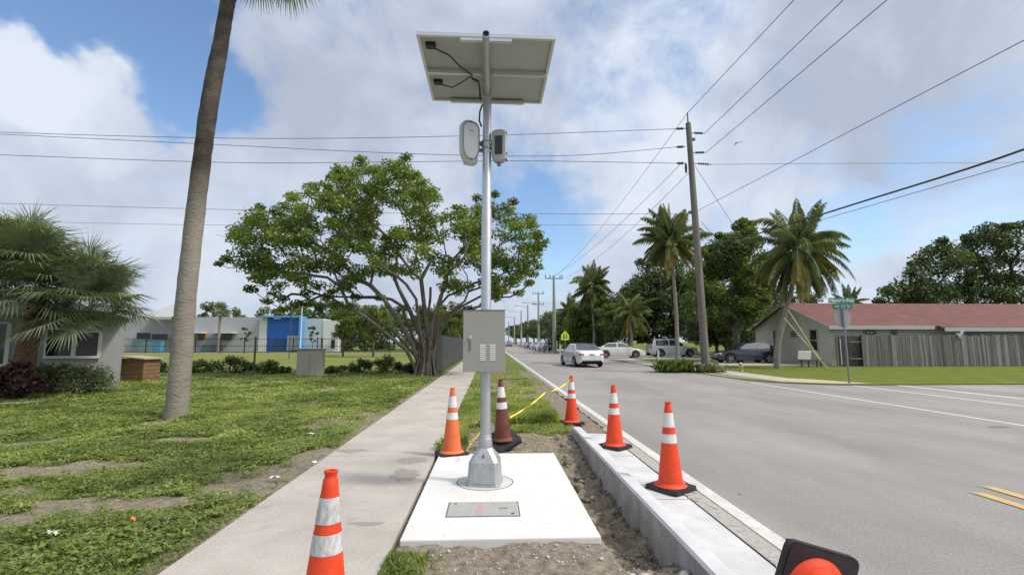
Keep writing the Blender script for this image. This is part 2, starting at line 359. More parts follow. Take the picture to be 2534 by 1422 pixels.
# road incl. the side street, with a rounded corner
corner = [(10.3, 21.5)]+[(13.3-3.0*math.cos(a), 20.2-3.0*math.sin(a)) for a in np.linspace(R(10), R(90), 8)]
xs_edge = []
rd = MB()
ye = [-20, -5]+[round(2.0+i*.25, 2) for i in range(60)]+[20, 60, 120, 300, 900]
le = [(2.0 if y < KY1 else 2.02+.10*random.random(), y) for y in ye]
for i in range(len(le)-1):
    rd.add([(le[i][0], le[i][1], 0), (10.3, le[i][1], 0), (10.3, le[i+1][1], 0), (le[i+1][0], le[i+1][1], 0)], [(0, 1, 2, 3)])
rd.add([(x, y, -.001) for x, y in corner]+[(13.3, 17.2, -.001), (140, 17.2, -.001), (140, -60, -.001), (10.3, -60, -.001)], [tuple(range(len(corner)+3, -1, -1))])
struct(rd.build('road', ASPH))
struct(sheet('road_spot', [blot(*G(2470, 1056)[:2], .22, .10, 10, .4, 61), blot(*G(1830, 1222)[:2], .015, .02, 8, .3, 62)], .0035, mat('oil_spot', (.16, .155, .15), .6)))
# paint
PAINT = mat('white_paint', (.68, .67, .64), .6, col2=(.50, .49, .46), vscale=9)
YEL = mat('yellow_paint', (.68, .42, .09), .7, col2=(.42, .34, .20), vscale=16)
def strip(x0, x1, y0, y1, z, ragged=.006, step=.4):
    b = []; ys = np.arange(y0, y1, step if y1-y0 < 60 else 3)
    for i in range(len(ys)-1): b.append([(x0, ys[i]), (x1, ys[i]), (x1, ys[i+1]), (x0, ys[i+1])])
    return b
struct(sheet('road_marking', strip(2.19, 2.335, .5, 120, 0)+[[(9.9, -6), (10.03, -6), (10.03, 18.5), (9.9, 18.5)]]+[[(12.85, 3), (13.0, 3), (13.0, 17.1), (12.85, 17.1)], [(14.5, 3), (14.75, 3), (14.75, 17.1), (14.5, 17.1)]], .004, PAINT))
struct(sheet('centre_line', [[(4.98, -5), (5.12, -5), (5.12, 5.05), (4.98, 5.05)], [(5.3, -5), (5.44, -5), (5.44, 5.25), (5.3, 5.25)], [(4.98, 20), (5.1, 20), (5.1, 200), (4.98, 200)], [(5.3, 20), (5.42, 20), (5.42, 200), (5.3, 200)]], .004, mat('worn_yellow', (.42, .34, .22), .7, col2=(.30, .28, .25), vscale=2)))
struct(sheet('centre_marking', [[(4.99, -5), (5.11, -5), (5.11, 5.0), (4.99, 5.0)], [(5.31, -5), (5.43, -5), (5.43, 5.2), (5.31, 5.2)]], .008, YEL))
# strip of broken asphalt between gutter and white line
bk = MB()
for i in range(60):
    y = random.uniform(.8, 9.0); x = random.uniform(2.01, 2.16); s_ = random.uniform(.02, .055)
    pts = [(s_*random.uniform(.6, 1)*math.cos(a), s_*random.uniform(.6, 1)*math.sin(a)) for a in np.linspace(0, 5.4, 6)]
    bk.prism(pts, 0, random.uniform(.003, .010), 0, Matrix.Translation((x, y, .001)))
tag(bk.build('asphalt_crumbs', mat('broken_asphalt', (.31, .30, .28), .95, col2=(.47, .45, .42), vscale=14)), kind='stuff')
struct(sheet('asphalt_patch', [[(2.005, .5), (2.165, .5), (2.17, 9.1), (2.005, 8.9)]], .003, mat('patch', (.30, .288, .265), .95, col2=(.47, .45, .42), vscale=18, bump=.6, bscale=50)))
# sidewalk left: slabs with joints
sw = MB(); yj = [-4, 1.2, 2.72, 6.9, 11.35, 15.9, 20.4]+[20.4+4.5*k for k in range(1, 60)]
for i in range(len(yj)-1):
    L_, R_ = SWL, SWR+(.0 if i else 0)
    sw.rbox(((L_+R_)/2, (yj[i]+yj[i+1])/2, -.035), (R_-L_-.0, yj[i+1]-yj[i]-.014, .11), .008)
struct(sw.build('sidewalk', CONC))
struct(sheet('joint_dirt', [[(SWL+.01, yj[i]-.02), (SWR-.01, yj[i]-.02), (SWR-.01, yj[i]+.02), (SWL+.01, yj[i]+.02)] for i in range(1, 30)], .0, mat('joint', (.10, .09, .08), .95)))
struct(sheet('damp_patch', [blot(*G(1000, 1178)[:2], .17, .26, seed=2), blot(*G(1020, 1142)[:2], .20, .18, seed=3), blot(*G(905, 1300)[:2], .13, .045, j=.5, seed=5), blot(*G(870, 1118)[:2], .25, .12, j=.4, seed=9)], .0209, mat('damp', (.33, .305, .265), .6, col2=(.26, .24, .21), vscale=7)))
# pad
pad = MB(); pad.rbox(((PX0+PX1)/2, (PY0+PY1)/2, .0), (PX1-PX0, PY1-PY0, .11), .012)
pad = pad.build('concrete_pad', NEWC); tag(pad, 'new white concrete pad around the base of the solar pole', 'concrete slab')
rp_ = random.Random(9); pts_ = [(rp_.uniform(PX0+.03, PX1-.03), rp_.uniform(PY0+.05, PY1-.05), .057) for _ in range(60)]
PADCR = (pts_, [rp_.choice([.003, .004, .006]) for _ in pts_])
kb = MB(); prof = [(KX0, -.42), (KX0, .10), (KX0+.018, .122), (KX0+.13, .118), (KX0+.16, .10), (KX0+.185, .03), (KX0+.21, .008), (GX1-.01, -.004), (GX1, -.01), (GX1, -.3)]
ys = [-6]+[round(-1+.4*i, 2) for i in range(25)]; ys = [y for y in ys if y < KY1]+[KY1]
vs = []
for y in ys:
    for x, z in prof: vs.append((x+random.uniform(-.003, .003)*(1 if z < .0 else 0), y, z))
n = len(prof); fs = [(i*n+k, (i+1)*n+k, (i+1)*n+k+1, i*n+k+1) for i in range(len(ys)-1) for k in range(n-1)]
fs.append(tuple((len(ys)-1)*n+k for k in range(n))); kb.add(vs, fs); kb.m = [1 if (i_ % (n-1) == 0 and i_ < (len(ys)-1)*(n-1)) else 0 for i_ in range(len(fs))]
tag(kb.build('kerb', [KERB, mat('kerb_shaded_face', (.42, .42, .415), .9, col2=(.24, .232, .215), vscale=3.5, bump=.4, bscale=30)], smooth=True, ang=35), 'new concrete kerb and gutter beside the dug trench', 'kerb')  # trench-side face has its shade put into a darker second colour
# gutter joints
gj = MB()
for y in (3.1, 4.95, 6.8): gj.add([(KX0+.22, y, .010), (GX1-.02, y, .002), (GX1-.02, y+.012, .002), (KX0+.22, y+.012, .010)], [(0, 1, 2, 3)])
struct(gj.build('gutter_joint', mat('gj', (.35, .35, .35), .9)))
# rubble in trench + pebbles
def rocks(pts, sizes, name, m, flatn=.7):
    V = []; F = []; o = 0; ico = bmesh.new(); bmesh.ops.create_icosphere(ico, subdivisions=1, radius=1); ico.verts.index_update()
    bv = np.array([q.co for q in ico.verts]); bf = np.array([[q.index for q in f.verts] for f in ico.faces]); ico.free()
    for p, s_ in zip(pts, sizes):
        d = (bv+rng.uniform(-.30, .30, bv.shape))*np.array([1, rng.uniform(.4, 1.0), rng.uniform(flatn*.45, flatn)])*s_
        a = rng.uniform(0, 6.28); c, s2 = math.cos(a), math.sin(a); d = d @ np.array([[c, -s2, 0], [s2, c, 0], [0, 0, 1]])
        V.append(d+np.array(p)); F.append(bf+o); o += len(bv)
    return npmesh(name, np.concatenate(V), np.concatenate(F), m)
tag(rocks(PADCR[0], PADCR[1], 'pad_crumbs', mat('crumb', (.30, .27, .22), .95)), kind='stuff')
pts = []; sz = []
for i in range(480):
    x = random.uniform(.90, 1.38); y = random.uniform(2.2, 8.6); s_ = random.choice([.008, .012, .015, .02, .02, .03, .03]+([.07, .05] if random.random() < .25 else [.015]))
    if x+s_ > 1.39: x = 1.38-s_
    pts.append((x, y, float(gheight(x, y))-s_*.05)); sz.append(s_)
tag(rocks(pts, sz, 'rubble', mat('rubble', (.14, .122, .098), .97, col2=(.30, .27, .22), vscale=9, bump=.5, bscale=30)), kind='stuff')
pts = []; sz = []
for i in range(22):
    x = random.uniform(1.02, 1.28); y = random.uniform(3.0, 8.2); s_ = random.uniform(.04, .10); pts.append((x, y, float(gheight(x, y))+s_*.1)); sz.append(s_)
tag(rocks(pts, sz, 'rubble_chunks', mat('chunk', (.24, .21, .17), .97, col2=(.11, .095, .075), vscale=5, bump=.9, bscale=22), .75), kind='stuff')
pts = []; sz = []
for i in range(500):
    x = random.uniform(1.31, 1.385); y = random.uniform(2.2, 8.8); s_ = random.uniform(.006, .022); pts.append((x, y, float(gheight([x-.05], [y])[0])+(x-1.31)*.7*random.random()-.005)); sz.append(s_)
tag(rocks(pts, sz, 'gravel', MATS['rubble']), kind='stuff')
pts = []; sz = []
for i in range(1500):
    if i < 1000: x, y = random.uniform(-.6, 1.4), random.uniform(2.4, 3.9)
    else: x, y = random.uniform(-.5, 1.35), random.uniform(6.85, 9.3)
    s_ = random.choice([.004, .006, .006, .009, .012, .02 if random.random() < .3 else .006]); pts.append((x, y, float(gheight(x, y))+s_*.2)); sz.append(s_)
for i in range(160):
    x = random.uniform(-7, -2.3); y = random.uniform(3, 12); s_ = random.uniform(.006, .014)
    if grassmask([x], [y])[0] < .4: pts.append((x, y, float(gheight(x, y)))); sz.append(s_)
tag(rocks(pts, sz, 'pebbles', mat('pebble', (.55, .52, .47), .9, col2=(.25, .22, .19), vscale=30)), kind='stuff')
pts = [(1.15+random.uniform(-.25, .2), 3.3+random.uniform(-.18, .18), random.uniform(-.03, .0)) for _ in range(26)]
tag(rocks(pts, [random.uniform(.02, .075) for _ in pts], 'broken_concrete', mat('brokenc', (.58, .55, .49), .9, col2=(.36, .33, .28), vscale=12), .25), kind='stuff')
# ---- right-hand side ground
GR2 = mat('lawn_far', (.17, .20, .045), .95, col2=(.10, .13, .03), vscale=1.4, spec=.02, bump=.5, bscale=12)
verge = [(x, y) for x, y in corner]+[(13.3, 17.25), (140, 17.25), (140, 900), (10.3, 900)]
struct(sheet('lawn', [verge[::1]], .02, GR2))
TAN = mat('tan_dirt', (.30, .26, .19), .95, col2=(.14, .16, .06), vscale=1.5)
struct(sheet('verge', [[(10.32, 20.5), (11.2, 19.5), (11.2, 120), (10.32, 120)]], .026, TAN))
struct(sheet('pavement', [[(11.2, 18.4), (12.6, 17.6), (12.6, 300), (11.2, 300)]], .03, CONC))
struct(sheet('kerb_ramp', [[(11.5, 18.2), (12.7, 17.5), (14.0, 17.45), (13.2, 19.5), (12.65, 20.2), (11.6, 20.0)]], .034, mat('ramp', (.55, .42, .26), .8, col2=(.42, .36, .28), vscale=3)))
struct(sheet('driveway', [[(10.33, 31), (22.0, 30.95), (22.0, 37.5), (10.33, 37.5)], [(10.33, 43.2), (30, 43.2), (30, 52.5), (10.33, 52.5)]], .036, CONC))
struct(sheet('field', [[(-90, 27), (-3.2, 27), (-3.2, 68), (-90, 68)]], .02, mat('field', (.22, .225, .075), .95, spec=.02, col2=(.135, .165, .05), vscale=.25)))
struct(sheet('path', [[(-60, 68.3), (-8, 68.3), (-8, 70.2), (-60, 70.2)]], .03, CONC))
struct(sheet('garden_path', [[tuple(G(-200, 1030)[:2]), tuple(G(100, 1000)[:2]), tuple(G(170, 985)[:2]), tuple(G(-200, 990)[:2])]], .05, CONC))
# ------------------------------------------------------------------ grass leaves (one stuff object)
def blades(n, x0, x1, y0, y1, size, dens=None, tall=0.0, seed=1):
    r = np.random.default_rng(seed); x = r.uniform(x0, x1, n); y = r.uniform(y0, y1, n)
    g = grassmask(x, y); k = (r.random(n) < np.clip(g*1.1-.12, .015, 1)) & ~((x > SWL-.02) & (x < SWR))
    k &= ~((x > PX0) & (x < PX1) & (y > PY0) & (y < PY1))
    # inside the camera's wedge with margin
    k &= (np.abs((x-.043*y)/y) < 1.35)
    x, y = x[k], y[k]; n = len(x); z = gheight(x, y)
    hc = fbm(x, y, 2.6, 3); hgt = size*(.35+1.9*np.clip(hc-.3, 0, .6))*r.uniform(.4, 1.3, n)
    return x, y, z, hgt, r, n
def leafset(x, y, z, hgt, r, n, ln, wd, upright):
    c = np.stack([x, y, z+hgt], 1); a = r.uniform(0, 2*np.pi, n); t = r.normal(0, upright, n)
    d = np.stack([np.cos(a)*np.cos(t), np.sin(a)*np.cos(t), np.sin(t)], 1)
    s_ = np.stack([-np.sin(a), np.cos(a), r.normal(0, .35, n)], 1)
    l = (ln*r.uniform(.5, 1.3, n))[:, None]; w_ = (wd*r.uniform(.5, 1.3, n))[:, None]
    V = np.stack([c-d*l*.5, c+s_*w_*.5, c+d*l*.5, c-s_*w_*.5], 1).reshape(-1, 3)
    return V, np.arange(n*4).reshape(n, 4)
VS = []; FS = []; RS = []; o = 0
for (n_, x0, x1, y0, y1, sz_, ln, wd, up, sd) in [
    (230000, -6.5, -2.25, 3.0, 7.0, .040, .034, .015, .6, 1), (200000, -13, -2.25, 7.0, 13, .055, .055, .02, .6, 2),
    (80000, -20, -2.25, 13, 26, .07, .12, .05, .4, 3), (60000, -.76, 1.7, 7.0, 13, .05, .09, .012, 1.2, 4),
    (26000, -.76, 2.0, 13, 26, .06, .13, .03, 1.0, 5), (14000, -.76, -.3, 2.8, 3.8, .05, .07, .012, 1.1, 6),
    (42000, .2, 1.25, 9.2, 11.4, .16, .24, .010, 1.15, 7), (5000, -.72, -.3, 6.85, 7.9, .10, .10, .02, 1.1, 8)]:
    x, y, z, h_, r_, n = blades(n_, x0, x1, y0, y1, sz_, seed=sd)
    v, f = leafset(x, y, z, h_, r_, n, ln, wd, up); VS.append(v); FS.append(f+o); o += len(v); RS.append(np.clip(r_.random(n)*.6+(vn(x, y, .8)-.3)*.7+(.35*vn(x, y, 1.7) if sd in (4, 5, 7) else 0), 0, 1.3))
for (n_, x0, x1, y0, y1, ln, sd) in [(70000, -6.5, -2.28, 3.0, 8.0, .046, 31), (50000, -14, -2.28, 8.0, 15, .075, 32)]:
    r_ = np.random.default_rng(sd); nc = n_//14; cx_ = r_.uniform(x0, x1, nc); cy_ = r_.uniform(y0, y1, nc); keep = (r_.random(nc) < np.clip(grassmask(cx_, cy_)*(fbm(cx_, cy_, 1.7)-.2)*2.6, 0, 1)) & (np.abs((cx_-.043*cy_)/cy_) < 1.3); cx_, cy_ = cx_[keep], cy_[keep]
    x = np.repeat(cx_, 14)+r_.normal(0, ln*.85, len(cx_)*14); y = np.repeat(cy_, 14)+r_.normal(0, ln*.85, len(cx_)*14); n = len(x); m_ = (x < SWL+.03); x, y = x[m_], y[m_]; n = len(x)
    hb_ = np.repeat(r_.uniform(.035, .085, len(cx_)), 14)[m_]; v, f = leafset(x, y, gheight(x, y), hb_*r_.uniform(.6, 1.1, n), r_, n, ln, ln*.62, .38); VS.append(v); FS.append(f+o); o += len(v); RS.append(np.clip(np.repeat(r_.random(len(cx_)), 14)[m_]*.5+r_.random(n)*.2, 0, 1))
GL = leafmat('lawn_leaf', (.085, .125, .028), (.29, .335, .10), 1.0, .35, yellow=(.40, .38, .16))
tag(npmesh('grass', np.concatenate(VS), np.concatenate(FS), GL, rnd=np.concatenate(RS)), kind='stuff')
# ------------------------------------------------------------------ traffic cones
ORA = mat('cone_orange', (.80, .070, .020), .5, col2=(.62, .058, .022), vscale=11, spec=.35, bump=.05, bscale=40)
ORA2 = mat('cone_faded_orange', (.70, .15, .045), .55, var=.15, vscale=5)
ORD = mat('cone_dirty', (.19, .045, .03), .6, col2=(.10, .035, .03), vscale=6)
RUB = mat('black_rubber', (.018, .018, .02), .6, var=.4, vscale=10)
REF = mat('cone_band', (.76, .76, .75), .4, col2=(.58, .58, .58), vscale=22)
REFD = mat('cone_band_scuffed', (.68, .68, .70), .45, col2=(.30, .30, .31), vscale=42, stretch=(1, 1, .35))
def cone(label, loc, rz=0, body=ORA, band=REF, tilt=None, h=.91, bw=.40, bands=((.13, .30), (.38, .485)), tex=None, nobot=False):
    t = thing('traffic_cone', label, 'traffic cone', loc, rz, 'orange traffic cones around the new pole')
    if tilt: t.rotation_euler = tilt
    b = MB(); z0 = .032
    hb = bw/2-.05; cp = [(sx*hb+.05*math.cos(R(a0_+k*18)), sy*hb+.05*math.sin(R(a0_+k*18))) for sx, sy, a0_ in ((1, 1, 0), (-1, 1, 90), (-1, -1, 180), (1, -1, 270)) for k in range(6)]
    b.prism(cp, .006, .040, 0); b.prism([(x*.93, y*.93) for x, y in cp], .0402, .046, 0)
    for a in range(4):
        b.box((math.copysign(bw*.42, math.cos(a*1.571+.78)), math.copysign(bw*.42, math.sin(a*1.571+.78)), .004), (.05, .05, .008))
    b.build('base', RUB, t)
    rr = lambda q: .030+.105*q      # q = fraction from the top
    pr = [(.172, z0+.002), (.170, z0+.014), (.155, z0+.022), (.141, z0+.04)]
    for q in np.linspace(.95, .05, 24): pr.append((rr(q), h*(1-q)+z0*q))
    pr += [(.030, h-.035), (.029, h-.02), (.034, h-.012), (.034, h-.002), (.028, h), (.022, h-.004), (.02, h-.06)]
    c = MB(); c.lathe(pr, 36, cap=False); c.build('cone_body', body, t, smooth=True, ang=50)
    for q0, q1 in bands:
        m = MB(); m.lathe([(rr(q1)+.0022, h*(1-q1)+z0*q1), (rr((q0+q1)/2)+.0025, h*(1-(q0+q1)/2)+z0*(q0+q1)/2), (rr(q0)+.0022, h*(1-q0)+z0*q0)], 36, cap=False)
        m.build('reflective_band', band, t, smooth=True)
    return t
def gp(px, py, z=0): return G(px, py, z)
c1p = PD(816, 1200, 2.52); 
cone('orange cone with scuffed grey bands at the left foreground on the sidewalk', (c1p.x-.012, 2.52, .02), .3, ORA, REFD, bands=((.14, .275), (.327, .43)), tilt=(R(0), R(1.0), .3))
p = G(1118, 1127, .02); cone('faded orange cone standing in weeds just left of the pole base', (p.x, p.y, .03), .35, ORA2, REF, h=.90)
p = G(1245, 1105, .02); t3 = cone('dirty dark red cone leaning behind the pole base with its base tipped up', (p.x, p.y, .09), .2, ORD, REF, tilt=(R(0), R(-12)*0+R(-3), .5), h=.92)
t3.children[0].rotation_euler = (R(24), R(-20), 0); t3.children[0].scale = (1.05, 1.05, 1.6)
p = G(1415, 1050, .0); cone('farthest orange cone at the end of the new kerb with yellow tape tied on', (p.x, p.y, .02), .2, ORA, REF, h=.89)
p = G(1521, 1107, .0); cone('orange cone standing in the gutter between the two other kerb cones', (p.x+.0, p.y, .004), .75, ORA, REF)
p = G(1660, 1210, .0); cone('biggest upright orange cone in the gutter at the right', (p.x, p.y, .004), .62, ORA, REF)
pl = PD(2008, 1437, 2.78)
t7 = cone('fallen orange cone lying with its black square base facing away at the bottom right', (1.785, 2.80, .215), 0, ORA, REF, tilt=(R(96), R(17), R(4)), bw=.44, h=.91)
# ------------------------------------------------------------------ solar pole
ALU = mat('galvanised_pole', (.52, .54, .57), .38, .75, var=.08, vscale=5)
CAST = mat('cast_aluminium', (.40, .41, .43), .5, .55, var=.14, vscale=9, bump=.08)
GREYP = mat('cabinet_grey', (.30, .295, .275), .55, .0, var=.05, vscale=3)
BLK = mat('black_plastic', (.012, .012, .014), .45)
pb = G(1200, 1196, .055); PXc, PYc = pb.x, 5.42
sp = thing('solar_pole', 'tall silver pole carrying a solar panel and a grey cabinet on the white pad', 'pole', (PXc, PYc, .055))
SIT = sp
b = MB(); b.lathe([(.056, .42), (.056, 3.0), (.050, 3.02), (.050, 4.33)], 32); b.build('pole', ALU, sp, smooth=True)
# pedestal base: square tapering
def frust(sec, name, m, parent, bev=.0):
    bm = MB(); vs = []
    for hw, hd, z, ch in sec:
        for sx, sy in ((1, 1), (-1, 1), (-1, -1), (1, -1)):
            if sx*sy > 0: vs += [(sx*hw, sy*(hd-ch), z), (sx*(hw-ch), sy*hd, z)]
            else: vs += [(sx*(hw-ch), sy*hd, z), (sx*hw, sy*(hd-ch), z)]
    n = 8; fs = [(i*n+k, i*n+(k+1) % n, (i+1)*n+(k+1) % n, (i+1)*n+k) for i in range(len(sec)-1) for k in range(n)]+[tuple(range(n-1, -1, -1)), tuple((len(sec)-1)*n+k for k in range(n))]
    bm.add(vs, fs); return bm.build(name, m, parent, smooth=True, ang=22)
pd_ = frust([(.178, .178, 0, .03), (.178, .178, .012, .03), (.170, .170, .02, .035), (.155, .155, .24, .035), (.13, .13, .29, .04), (.082, .082, .365, .045), (.075, .075, .372, .04), (.072, .072, .38, .035)], 'pedestal', CAST, sp)
pd_.rotation_euler.z = R(-8)
b = MB(); b.lathe([(.074, .375), (.076, .385), (.076, .43), (.072, .445), (.072, .47), (.068, .475), (.066, .50), (.060, .505)], 28); b.build('collar', CAST, sp, smooth=True)
b = MB(); rt = Matrix.Rotation(R(8.2), 3, 'X'); b.rbox((.005, -.167, .125), (.215, .008, .185), .003, 0, Matrix.Rotation(R(-4), 3, 'X'))
dr = b.build('access_door', CAST, pd_)
b = MB(); b.box((0.0, -.125, .325), (.004, .004, .03), 0); b.lathe([(.009, 0), (.009, .008)], 10, M=Matrix.Translation((.0, -.13, .30)) @ Matrix.Rotation(R(60), 4, 'X')); build_split(b, 'bolt', BLK, pd_)
# base ring grout on the pad
rg = MB(); n = 48
vs = [(math.cos(2*math.pi*k/n)*r_, math.sin(2*math.pi*k/n)*r_, z_) for r_, z_ in ((.295, .0), (.302, .003), (.308, .0)) for k in range(n)]
rg.add(vs, [(i*n+k, i*n+(k+1) % n, (i+1)*n+(k+1) % n, (i+1)*n+k) for i in range(2) for k in range(n)])
ro = rg.build('ring_joint', mat('ring_dark', (.16, .16, .16), .9), pad); ro.location = (PXc, PYc+.03, .0565)
dsk = MB(); dsk.lathe([(.295, 0), (.295, .0012)], 48); d_ = dsk.build('footing_top', mat('footing', (.52, .52, .51), .85, var=.12, vscale=6), pad); d_.location = (PXc, PYc+.03, .0555)
# handhole cover
cv = thing('handhole_cover', 'grey rectangular cover plate set in the white pad in front of the pole', 'utility cover', (G(1196, 1259, .055).x, G(1196, 1259, .055).y, .0565), 0)
b = MB(); b.rbox((0, 0, .002), (.62, .37, .008), .004); cvm = b.build('lid', mat('polymer_lid', (.37, .37, .36), .7, var=.1, vscale=12, bump=.15, bscale=150), cv)
b = MB(); b.box((0, -.19, .0005), (.65, .008, .003)); b.box((0, .19, .0005), (.65, .008, .003)); b.box((-.321, 0, .0005), (.008, .372, .003)); b.box((.321, 0, .0005), (.008, .372, .003)); b.build('rim_gap', mat('gap', (.06, .06, .06), .9), cv)
b = MB(); b.lathe([(.013, .005), (.013, .0075)], 12, M=Matrix.Translation((-.26, .14, 0))); b.lathe([(.015, .005), (.015, .0075)], 12, M=Matrix.Translation((.26, -.14, 0))); build_split(b, 'bolt', BLK, cv)
b = MB(); b.box((.18, .0, .0062), (.09, .012, .003)); b.build('lifting_slot', BLK, cv)
b = MB(); b.prism(blot(0, 0, .035, .15, 14, .3, 4), .0061, .0068, 0, Matrix.Translation((-.03, .0, 0))); b.build('pink_paint_mark', mat('pinkmark', (.45, .30, .28), .8), cv)
# cabinet
cb = thing('equipment_cabinet', 'grey steel box with louvre slots mounted halfway up the pole', 'cabinet', (PXc, PYc, 0))
sc_ = 1200/5.15
cx = PD(1198, 843, 5.15).x-PXc; ztop = PD(1198, 767, 5.15).z; zbot = PD(1198, 920, 5.15).z; cw = 103/sc_
b = MB(); b.rbox((cx, -.15, (ztop+zbot)/2), (cw-.006, .19, ztop-zbot-.006), .004); b.build('cabinet_body', GREYP, cb)
b = MB(); b.rbox((cx, -.256, (ztop+zbot)/2), (cw, .018, ztop-zbot), .004); dd = b.build('door', GREYP, cb)
b = MB(); b.box((cx, -.15, ztop+.002), (cw+.006, .24, .006)); b.build('top_flange', mat('flange', (.10, .10, .12), .5), cb)
b = MB()
for sx in (-.0, .105):
    for k in range(9):
        b.rbox((cx-.02+sx+.005, -.2665, zbot+.125+k*.0195), (.062, .005, .0095), .002)
build_split(b, 'louvre', mat('louvre_white', (.80, .80, .78), .4), dd)
b = MB(); b.lathe([(.017, 0), (.017, .014), (.011, .022)], 14, M=Matrix.Translation((cx-.148, -.265, zbot+.36)) @ Matrix.Rotation(R(90), 4, 'X')); b.build('lock', mat('chrome', (.8, .8, .8), .25, .9), dd)
b = MB(); b.rbox((cx-.148, -.268, zbot+.275), (.016, .008, .11), .003); b.build('handle', mat('handle_grey', (.12, .12, .12), .5), dd)
b = MB(); b.box((0, -.058, zbot+.12), (.16, .03, .04)); b.box((0, -.058, ztop-.12), (.16, .03, .04)); build_split(b, 'bracket', CAST, cb)
# solar panel array: two modules side by side, nearly flat, underside seen
pn = thing('solar_panel', 'pair of solar modules on a rack at the top of the pole, grey underside showing', 'solar panel', (0, 0, 0))
Wp = 1.34
Yt = 4.42; 
tl, tr_, br_, bl_ = PD(1032, 84, Yt), PD(1378, 97, Yt), PD(1338, 256, 1), PD(1068, 249, 1)
Wp = (tr_-tl).length
# find back edge depth so that widths agree
def wd(Y): return (PD(1338, 256, Y)-PD(1068, 249, Y)).length
Yb = Yt*Wp/wd(Yt)
trb, tlb = PD(1338, 256, Yb), PD(1068, 249, Yb)
O = (tl+tr_+tlb+trb)/4; ux = ((tr_-tl)+(trb-tlb)).normalized(); uy = ((tlb-tl)+(trb-tr_)); Lp = uy.length/2; uy.normalize(); uz = ux.cross(uy).normalized(); uy = uz.cross(ux)
if uz.z < 0: uz = -uz
M3 = Matrix((ux, uy, uz)).transposed(); pn.location = O; pn.rotation_euler = M3.to_euler()
BACK = mat('panel_backsheet', (.36, .38, .375), .6, var=.06, vscale=3); FRAME = mat('panel_frame', (.60, .62, .64), .35, .6)
CELL = mat('solar_cell', (.01, .015, .05), .15)
hw, hl = Wp/2, Lp/2; gap = .012
for k, (y0, y1) in enumerate(((-hl, -.0-gap), (.0+gap, hl))):
    b = MB(); b.box((0, (y0+y1)/2, .022), (2*hw-.03, y1-y0-.03, .006)); bs = b.build('module', BACK, pn)
    b = MB(); b.box((0, (y0+y1)/2, .0275), (2*hw-.05, y1-y0-.05, .004)); b.build('cells', CELL, bs)
    b = MB(); t_ = .036
    b.box((0, y0+.015, .012), (2*hw, .03, t_)); b.box((0, y1-.015, .012), (2*hw, .03, t_)); b.box((-hw+.015, (y0+y1)/2, .012), (.03, y1-y0-.06, t_)); b.box((hw-.015, (y0+y1)/2, .012), (.03, y1-y0-.06, t_)); b.build('frame', FRAME, bs)
    b = MB(); b.rbox((-hw+.12, y0+.18+.03*k, -.0), (.10, .075, .045), .01); b.build('junction_box', BLK, pn)
b = MB()
for yy in (-hl*.96, -.03, hl*.93): b.box((0, yy, -.022), (1.30 if abs(yy) < .1 else .9 if yy > 0 else .5, .042, .034))
build_split(b, 'rail', FRAME, pn)
# centre arm under the modules, open pipe end toward the camera
b = MB(); n = 24; L0, L1 = -hl-.16, hl*.62
M_ = Matrix.Translation((.0, L0, -.075)) @ Matrix.Rotation(R(-90), 4, 'X')
b.lathe([(.030, .12), (.030, 0), (.036, 0), (.036, L1-L0)], n, 0, M_, cap=False); b.build('arm', ALU, pn, smooth=True)
b = MB(); b.lathe([(.0295, .02), (.0295, .024)], n, 0, M_); b.build('pipe_mouth_shade', BLK, pn)  # black disc stands in for the darkness inside the open pipe
b = MB(); b.box((0, -hl*.95, -.045), (.13, .05, .012)); b.box((0, -.03, -.045), (.13, .05, .012)); b.rbox((0, hl*.50, -.09), (.11, .13, .10), .012); build_split(b, 'clamp', CAST, pn)
# cables
def sag(a, b_, s_, n=10): a = Vector(a); b_ = Vector(b_); return [a.lerp(b_, i/n)+Vector((0, 0, -s_*4*(i/n)*(1-i/n))) for i in range(n+1)]
y_a = -hl+.18; y_b = gap+.21
b = MB(); b.tube([(-hw+.16, y_a, -.03), (-hw+.3, y_a+.06, -.06), (-hw+.40, y_a+.25, -.07), (-hw+.52, -.06, -.06), (-.16, -.03, -.08), (-.09, -.02, -.10), (-.075, .1, -.14), (-.07, .22, -.20)], .008, 8)
b.tube([(-hw+.16, y_b, -.03), (-hw+.28, y_b, -.06), (-hw+.38, y_b-.12, -.07), (-hw+.5, -.04, -.065), (-.16, -.015, -.08), (-.09, 0, -.11), (-.082, .1, -.15), (-.08, .2, -.2)], .007, 8); build_split(b, 'cable', BLK, pn, True)
b = MB(); q = Vector((PXc, PYc, 4.33)); 
b.tube([(-.055, -.03, 4.25-0), (-.085, -.03, 4.16), (-.09, -.03, 4.05), (-.065, -.03, 3.98)], .010, 8); b.build('drip_loop', BLK, sp, smooth=True)
# sensors
def px_in(px, py, Y): q = PD(px, py, Y); return q
SENS = mat('sensor_shell', (.50, .51, .50), .45, var=.04)
SENF = mat('sensor_front', (.52, .55, .58), .35)
